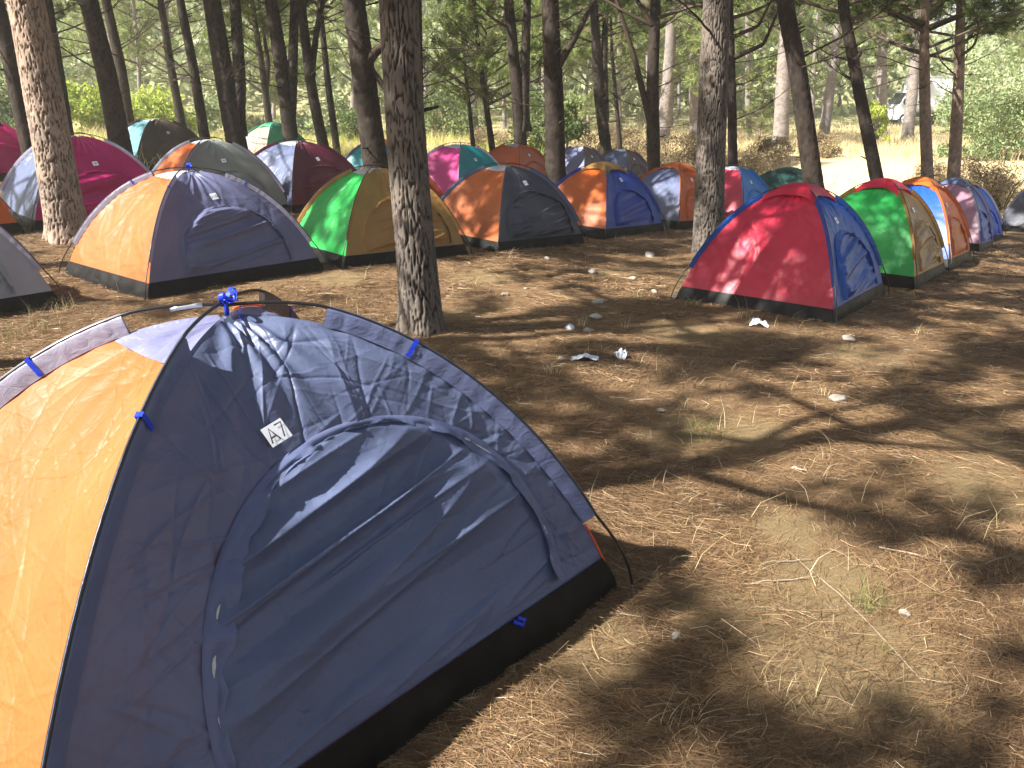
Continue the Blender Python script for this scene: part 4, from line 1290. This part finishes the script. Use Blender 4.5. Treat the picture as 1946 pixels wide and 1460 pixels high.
# young pines
for i, (px, d, hh, lb) in enumerate([((1447, 225), 38, 2.6, 'young pale green pine left of the pale sunlit trunk'), ((1120, 205), 44, 2.4, 'young pine in the meadow behind the twin stems'), ((985, 205), 46, 3.0, 'young bright pine behind the twin stemmed pine')]):
    p = at(px, d); z0 = float(terr0(p[0], d))
    r = empty('young_pine', (p[0], d, z0), lb, 'young pine', 'young pines in the meadow')
    V, f, bk = stem(np.stack([np.zeros(30), np.zeros(30), np.linspace(-.1, hh, 30)], -1), np.linspace(.05, .012, 30), 8, .004, i)
    mk('trunk', V, f, WOOD, r, attrs={'bark': bk})
    put_crown(r, CROWNS_SUN[i % 2], (0, 0, .35), (.58, (hh - .2) / 5.0), i)


def far_wood():
    g = np.random.default_rng(77)
    n = 11000
    y = 60 + 150 * g.random(n) ** 1.1; x = g.uniform(-1, 1, n) * (y * .72 + 8)
    k = g.random(n) < np.where(x > .22 * y, .3, 1.0) * (.5 + vnoise(x * .06, y * .06, 5))
    x = x[k]; y = y[k]; n = len(x)
    z = terr0(x, y)
    R = g.uniform(1.0, 2.2, n); hh = g.uniform(1.6, 5.5, n) * np.where(x > .15 * y, 1.3, 1)
    m = 30
    D = g.normal(0, 1, (n, m, 3)); D /= np.linalg.norm(D, axis=-1)[..., None]
    P = np.stack([x, y, z + hh * .55], -1)[:, None] + D * np.stack([R, R, hh * .5], -1)[:, None] * (g.random((n, m, 1)) ** .4)
    P = P.reshape(-1, 3); q = len(P)
    A = g.normal(0, 1, (q, 3)); A /= np.linalg.norm(A, axis=1)[:, None]
    B = np.cross(A, g.normal(0, 1, (q, 3))); B /= np.linalg.norm(B, axis=1)[:, None]
    l = np.repeat(.16 + .0020 * y, m)[:, None] * g.uniform(.6, 1.4, (q, 1))
    V = np.stack([P - A * l, P + B * l * .6, P + A * l, P - B * l * .6], 1).reshape(-1, 3)
    t = np.clip(np.repeat(np.repeat(g.normal(.5, .22, n), m) + g.normal(0, .15, q), 4), 0, 1)
    o = mk('far_wood', V, np.arange(4 * q).reshape(-1, 4), LEAF_PALE2, smooth=False, attrs={'tint': t})
    tag(o, 'hazy pale green wood covering the hillside behind everything', 'wood', kind='stuff')


LEAF_PALE2 = leafy('far_wood_leaves', [(0, (.13, .16, .07)), (.5, (.29, .33, .16)), (1, (.48, .50, .29))], .35)
far_wood()


# ------------------------------------------------------------------ white box truck beyond the meadow
def truck():
    p0 = at((1690, 238), 58); p1 = at((1806, 238), 58)
    Ltot = p1[0] - p0[0]
    z0 = float(terr0((p0[0] + p1[0]) / 2, 58))
    r = empty('box_truck', (p0[0], 58, z0), 'white box truck parked among the far pines on the right', 'truck')
    wp = plain('white_truck_paint', (.72, .75, .80), .35, var=.03); gl = plain('truck_glass', (.03, .04, .05), .1, spec=.6); dk = plain('truck_black', (.02, .02, .022), .7)
    Hh = 3.15; cab = Ltot * .23; wd = 2.1
    mb = MB(); mb.box((cab + (Ltot - cab) / 2 + .08, 0, .95 + (Hh - .95) / 2), (Ltot - cab - .1, wd, Hh - .95), bev=.03); mb.build('cargo_box', wp, r, False)
    mb = MB()
    for s in (-1, 1):
        mb.box((cab + (Ltot - cab) / 2 + .08, s * (wd / 2 + .012), Hh - .06), (Ltot - cab - .06, .02, .10)); mb.box((cab + (Ltot - cab) / 2 + .08, s * (wd / 2 + .012), 1.0), (Ltot - cab - .06, .02, .10))
        mb.box((Ltot - .05, s * (wd / 2 + .012), 2.0), (.08, .02, 1.9))
    mb.build('box_trim', plain('alloy_trim', (.5, .52, .55), .4, metal=.6), r, False)
    prof = np.array([(.0, .45), (.02, 1.15), (.12, 1.35), (.52, 2.15), (.70, 2.28), (cab, 2.30), (cab, .45)])
    V = np.concatenate([np.c_[prof[:, 0], np.full(len(prof), -wd / 2 + .06), prof[:, 1]], np.c_[prof[:, 0], np.full(len(prof), wd / 2 - .06), prof[:, 1]]])
    nP = len(prof); j = np.arange(nP)
    mb = MB(); mb.add(V, [np.stack([j, (j + 1) % nP, (j + 1) % nP + nP, j + nP], -1)])
    for o in (0, nP):
        mb.add(V[o:o + nP], np.array([[0, 1, 5], [1, 2, 5], [2, 3, 5], [3, 4, 5], [0, 5, 6]]))
    mb.build('cab', wp, r, False)
    V = np.array([(.13, -wd / 2 + .2, 1.40), (.13, wd / 2 - .2, 1.40), (.49, wd / 2 - .22, 2.12), (.49, -wd / 2 + .22, 2.12)]) + np.array([-.02, 0, .02])
    mk('windscreen', V, np.array([[0, 1, 2, 3]]), gl, r, False)
    for s in (-1, 1):
        V = np.array([(.32, s * (wd / 2 - .055), 1.35), (cab - .2, s * (wd / 2 - .055), 1.35), (cab - .2, s * (wd / 2 - .055), 2.08), (.62, s * (wd / 2 - .055), 2.08)])
        mk('side_window', V, np.array([[0, 1, 2, 3]]), gl, r, False)
        mb = MB(); mb.box((.02, s * (wd / 2 - .35), .85), (.06, .34, .2), bev=.02); mb.build('headlight', plain('lamp_glass', (.6, .62, .65), .15), r, False)
        mb = MB(); mb.box((.30, s * (wd / 2 + .08), 1.6), (.12, .1, .34), bev=.02); mb.build('mirror', dk, r, False)
    mb = MB(); mb.box((0.02, 0, .52), (.12, wd - .1, .26), bev=.03); mb.build('bumper', wp, r, False)
    mb = MB(); mb.box((Ltot * .56, 0, .72), (Ltot * .86, 1.0, .28)); mb.build('chassis', dk, r, False)
    for wx in (cab * .55, Ltot * .76):
        for s in (-1, 1):
            t = np.linspace(0, 2 * PI, 24, endpoint=False)
            ring = lambda rr, yy: np.stack([wx + np.cos(t) * rr, np.full(24, yy), .42 + np.sin(t) * rr], -1)
            y1 = s * (wd / 2 - .32); y2 = s * (wd / 2 - .06)
            V = np.concatenate([ring(.2, y1), ring(.42, y1), ring(.42, y2 - s * .03), ring(.39, y2), ring(.24, y2), ring(.22, y2 - s * .04), ring(.02, y2 - s * .06)])
            w = mk('wheel', V, gridf(24, 7, 0, True), dk, r)
            V = np.concatenate([ring(.225, y2 - s * .035), ring(.02, y2 - s * .055)])
            mk('rim', V, gridf(24, 2, 0, True), wp, w)


truck()


# ------------------------------------------------------------------ stones and litter
def rock(px, size, label, mat=STONE, flat=.7, seed=0):
    g = np.random.default_rng(seed + 700)
    p = gp(px)
    nu, nv = 22, 14
    th, ph = np.meshgrid(np.linspace(0, 2 * PI, nu, endpoint=False), np.linspace(0, PI, nv))
    D = np.stack([np.sin(ph) * np.cos(th), np.sin(ph) * np.sin(th), np.cos(ph)], -1)
    R = np.ones(D.shape[:2])
    for _ in range(11):
        n = g.normal(0, 1, 3); n /= np.linalg.norm(n)
        R = np.minimum(R, g.uniform(.55, .88) / np.maximum((D @ n), .05))
    R = R + .09 * fbm(D[..., 0] * 3 + seed, D[..., 1] * 3 + D[..., 2] * 2, seed, 3)
    s = size * .43
    V = D * R[..., None] * np.array([s * 1.25, s * g.uniform(.8, 1.0), s * flat])
    o = mk('stone', V.reshape(-1, 3), gridf(nu, nv, 0, True), mat, None, True)
    o.location = (p[0], p[1], float(terr(p[0], p[1])) + s * flat * .45)
    o.rotation_euler = (0, 0, g.uniform(0, 6))
    tag(o, label, 'stone', 'stones lying on the needles')


for i, (px, sz, lb, mt) in enumerate([
        ((1235, 490), .20, 'largest pale block of stone left of the thick straight trunk', STONE),
        ((1041, 494), .12, 'small pale stone before the orange and charcoal tent', STONE),
        ((1126, 522), .13, 'pale stone below the largest block', STONE),
        ((1203, 534), .10, 'small stone right below the largest block', STONE),
        ((960, 558), .09, 'smallest stone right of the nearest trunk', STONE_G),
        ((1138, 580), .14, 'flat grey stone in the row left of the red tent', STONE),
        ((1131, 604), .13, 'rounded pale stone just below the flat one', STONE),
        ((1082, 624), .11, 'white stone beside a dark leaf', PAPER),
        ((1118, 632), .11, 'brown stone beside the tuft of dry grass', STONE_G),
        ((1284, 568), .13, 'upright stone by the left corner of the red tent', STONE_G),
        ((1243, 560), .10, 'dull stone left of the upright one', STONE_G),
        ((1611, 650), .135, 'pale stone right below the red and blue tent', STONE),
        ((1593, 763), .125, 'pale stone alone on the needles at the right', STONE),
        ((1254, 786), .07, 'thin leaf shaped stone on the middle needles', STONE_G),
        ((1065, 690), .07, 'small stone left of the crumpled paper', STONE_G),
        ((1720, 1165), .05, 'tiny brown stone near the green grass tuft', STONE_G),
        ((1285, 1210), .05, 'tiny pale stone right of the nearest tent', STONE),
        ((1000, 548), .06, 'tiny grey stone behind the smallest stone', STONE_G)]):
    rock(px, sz, lb, mt, .62, i)


def paper(px, w, l, label, seed, hgt=.05):
    p = gp(px)
    n = 14
    u, v = np.meshgrid(np.linspace(-1, 1, n), np.linspace(-1, 1, n))
    z = hgt * (np.abs(fbm(u * 1.4 + seed * 7, v * 1.4, seed, 3)) * 2.2 + .35 * (1 - u * u))
    V = np.stack([u * w / 2 * (1 + .5 * fbm(v * 2, u, seed + 3, 2)), v * l / 2 * (1 + .8 * fbm(u * 2, v, seed + 4, 2)), z + .008], -1)
    o = mk('paper_scrap', V.reshape(-1, 3), gridf(n, n), PAPER, None, False)
    o.location = (p[0], p[1], float(terr(p[0], p[1])))
    o.rotation_euler = (0, 0, seed * .7)
    tag(o, label, 'paper', 'paper litter on the needles')


paper((1110, 692), .19, .10, 'long crumpled white paper in the middle of the clearing', 9, .05)
paper((1180, 687), .10, .09, 'small crumpled white paper right of the longer one', 2, .07)
paper((1441, 622), .15, .10, 'white paper scrap in front of the red tent', 4, .06)


def stick(pxs, r, label):
    P = [gp(p) for p in pxs]
    P = np.array([(p[0], p[1], float(terr(p[0], p[1])) + r + .006) for p in P])
    b = P[0].copy()
    Q = smooth_path(P, 24) - b
    Q += .012 * np.stack([fbm(np.linspace(0, 5, 24), np.zeros(24) + k, 5 + k, 2) for k in range(3)], -1)
    Q[:, 2] = np.abs(Q[:, 2] - Q[0, 2]) * np.sign(Q[:, 2] - Q[0, 2])
    V, f = tube(Q, np.linspace(r, r * .6, 24), 6)
    o = mk('stick', V, f, STICK); o.location = b
    tag(o, label, 'stick', 'dry sticks on the needles')


stick([(1672, 1042), (1760, 1065), (1860, 1080), (1935, 1058)], .004, 'long pale stick lying at the right edge')
stick([(1450, 1075), (1500, 1068), (1545, 1062)], .003, 'thin straw coloured stick left of the green tuft')
stick([(1430, 1112), (1490, 1104), (1555, 1096)], .003, 'thin stick just below the other thin one')
stick([(1560, 1100), (1640, 1170), (1720, 1260), (1760, 1300)], .0016, 'long thin stalk running down from the green tuft')
stick([(905, 600), (930, 612), (955, 622)], .005, 'forked dry twig right of the nearest trunk')
stick([(1505, 893), (1520, 896), (1534, 899)], .006, 'short white splinter of wood')

tuft((1048, 715), .17, 34, STRAW, 'upright dry grass tuft left of the crumpled paper')
tuft((1340, 830), .14, 60, GRASSG, 'green grass tuft between two yellow soil patches', .14, (.5, 1.4))
tuft((1650, 1150), .18, 46, GRASSG, 'spreading green grass tuft in the right foreground', .06, (.8, 1.8))
tuft((1690, 1235), .05, 20, GRASSG, 'tiny green plant below the spreading tuft', .03, (.5, 1.2))
tuft((1480, 1330), .14, 40, STRAW, 'loose dry grass at the bottom of the clearing', .13, (.5, 1.3), .002)
tuft((1300, 1390), .12, 36, STRAW, 'dry grass clump at the bottom edge', .13, (.5, 1.3), .002)
tuft((1104, 618), .17, 30, STRAW, 'dry grass tuft beside the white stone', .05)
tuft((1215, 570), .2, 22, STRAW, 'dry grass left of the upright stone', .06)
tuft((1310, 585), .16, 40, STRAW, 'bright dry grass at the left corner of the red tent', .10, (.4, 1.3))
tuft((1425, 612), .2, 20, STRAW, 'dry stalks in front of the red tent wall', .12)
tuft((1540, 640), .12, 40, GRASSG, 'greenish grass below the corner of the red tent', .16)
tuft((1190, 625), .2, 14, STRAW, 'sparse stalks right of the white stone', .06)
tuft((1275, 715), .12, 30, STRAW, 'flattened dry grass right of the paper', .14, (.8, 1.8))
tuft((930, 880), .14, 14, STRAW, 'few thin stalks beside the nearest tent', .06)
tuft((890, 480), .24, 24, STRAW, 'dry stalks at the right corner of the green tent', .03)
tuft((430, 520), .18, 70, STRAW, 'bright dry grass before the A16 tent', .35, (.3, 1.2))
tuft((560, 505), .16, 60, STRAW, 'dry grass at the right corner of the A16 tent', .28, (.3, 1.2))
tuft((110, 595), .18, 50, STRAW, 'dry grass at the corner of the grey tent', .22, (.3, 1.2))
tuft((30, 640), .22, 70, GRASSG, 'green and straw grass below the grey tent', .3, (.3, 1.2))
tuft((1750, 640), .13, 20, STRAW, 'dry tuft at the right edge of the clearing', .06)
tuft((1565, 755), .10, 20, STRAW, 'dry tuft left of the lone pale stone', .05)
tuft((900, 590), .10, 24, GRASSG, 'low green weeds right of the nearest trunk', .10, (.5, 1.3))

# ------------------------------------------------------------------ haze
HAZE = 0.0015
if HAZE > 0:
    mb = MB(); mb.box((0, 150, 33), (560, 480, 72))
    m, nt, out = new_mat('dusty_air')
    v = N(nt, 'ShaderNodeVolumePrincipled'); v.inputs['Color'].default_value = (.95, .95, .90, 1); v.inputs['Density'].default_value = HAZE
    v.inputs['Anisotropy'].default_value = .2
    L(nt, v.outputs[0], out.inputs['Volume'])
    o = mb.build('haze', m, None, False); o['kind'] = 'stuff'; o['label'] = 'pale dusty air between the trees'

# ------------------------------------------------------------------ light and camera
SUN_EL = math.radians(43)
sdir = np.array([-.91, -.41]); sdir = sdir / np.linalg.norm(sdir)
sv = Vector((sdir[0] * math.cos(SUN_EL), sdir[1] * math.cos(SUN_EL), math.sin(SUN_EL)))
sun = bpy.data.lights.new('sun', 'SUN'); sun.energy = 5.0; sun.angle = math.radians(.53); sun.color = (1.0, .955, .88)
so = bpy.data.objects.new('sun', sun); so.rotation_euler = sv.to_track_quat('Z', 'Y').to_euler(); link(so)
w = bpy.data.worlds.new('World'); scene.world = w; w.use_nodes = True
nt = w.node_tree; nt.nodes.clear()
wo = nt.nodes.new('ShaderNodeOutputWorld'); bg = nt.nodes.new('ShaderNodeBackground'); sk = nt.nodes.new('ShaderNodeTexSky')
sk.sky_type = 'NISHITA'; sk.sun_disc = False; sk.sun_elevation = SUN_EL; sk.sun_rotation = math.atan2(sdir[0], sdir[1]); sk.dust_density = 2.5
bg.inputs[1].default_value = .05
nt.links.new(sk.outputs[0], bg.inputs[0]); nt.links.new(bg.outputs[0], wo.inputs[0])

cam = bpy.data.cameras.new('camera'); cam.sensor_width = 36; cam.lens = F / W * 36; cam.clip_start = .05; cam.clip_end = 2000
co = bpy.data.objects.new('camera', cam); co.location = (0, 0, CH); co.rotation_euler = (PI / 2 - PITCH, 0, 0); link(co)
scene.camera = co
vs = scene.view_settings
vs.view_transform = 'Standard'; vs.look = 'None'; vs.exposure = 2.02; vs.gamma = 1
scene.cycles.use_denoising = True
scene.cycles.max_bounces = 8; scene.cycles.diffuse_bounces = 4; scene.cycles.transmission_bounces = 4; scene.cycles.transparent_max_bounces = 8
scene.cycles.volume_bounces = 1
scene.cycles.sample_clamp_indirect = 6
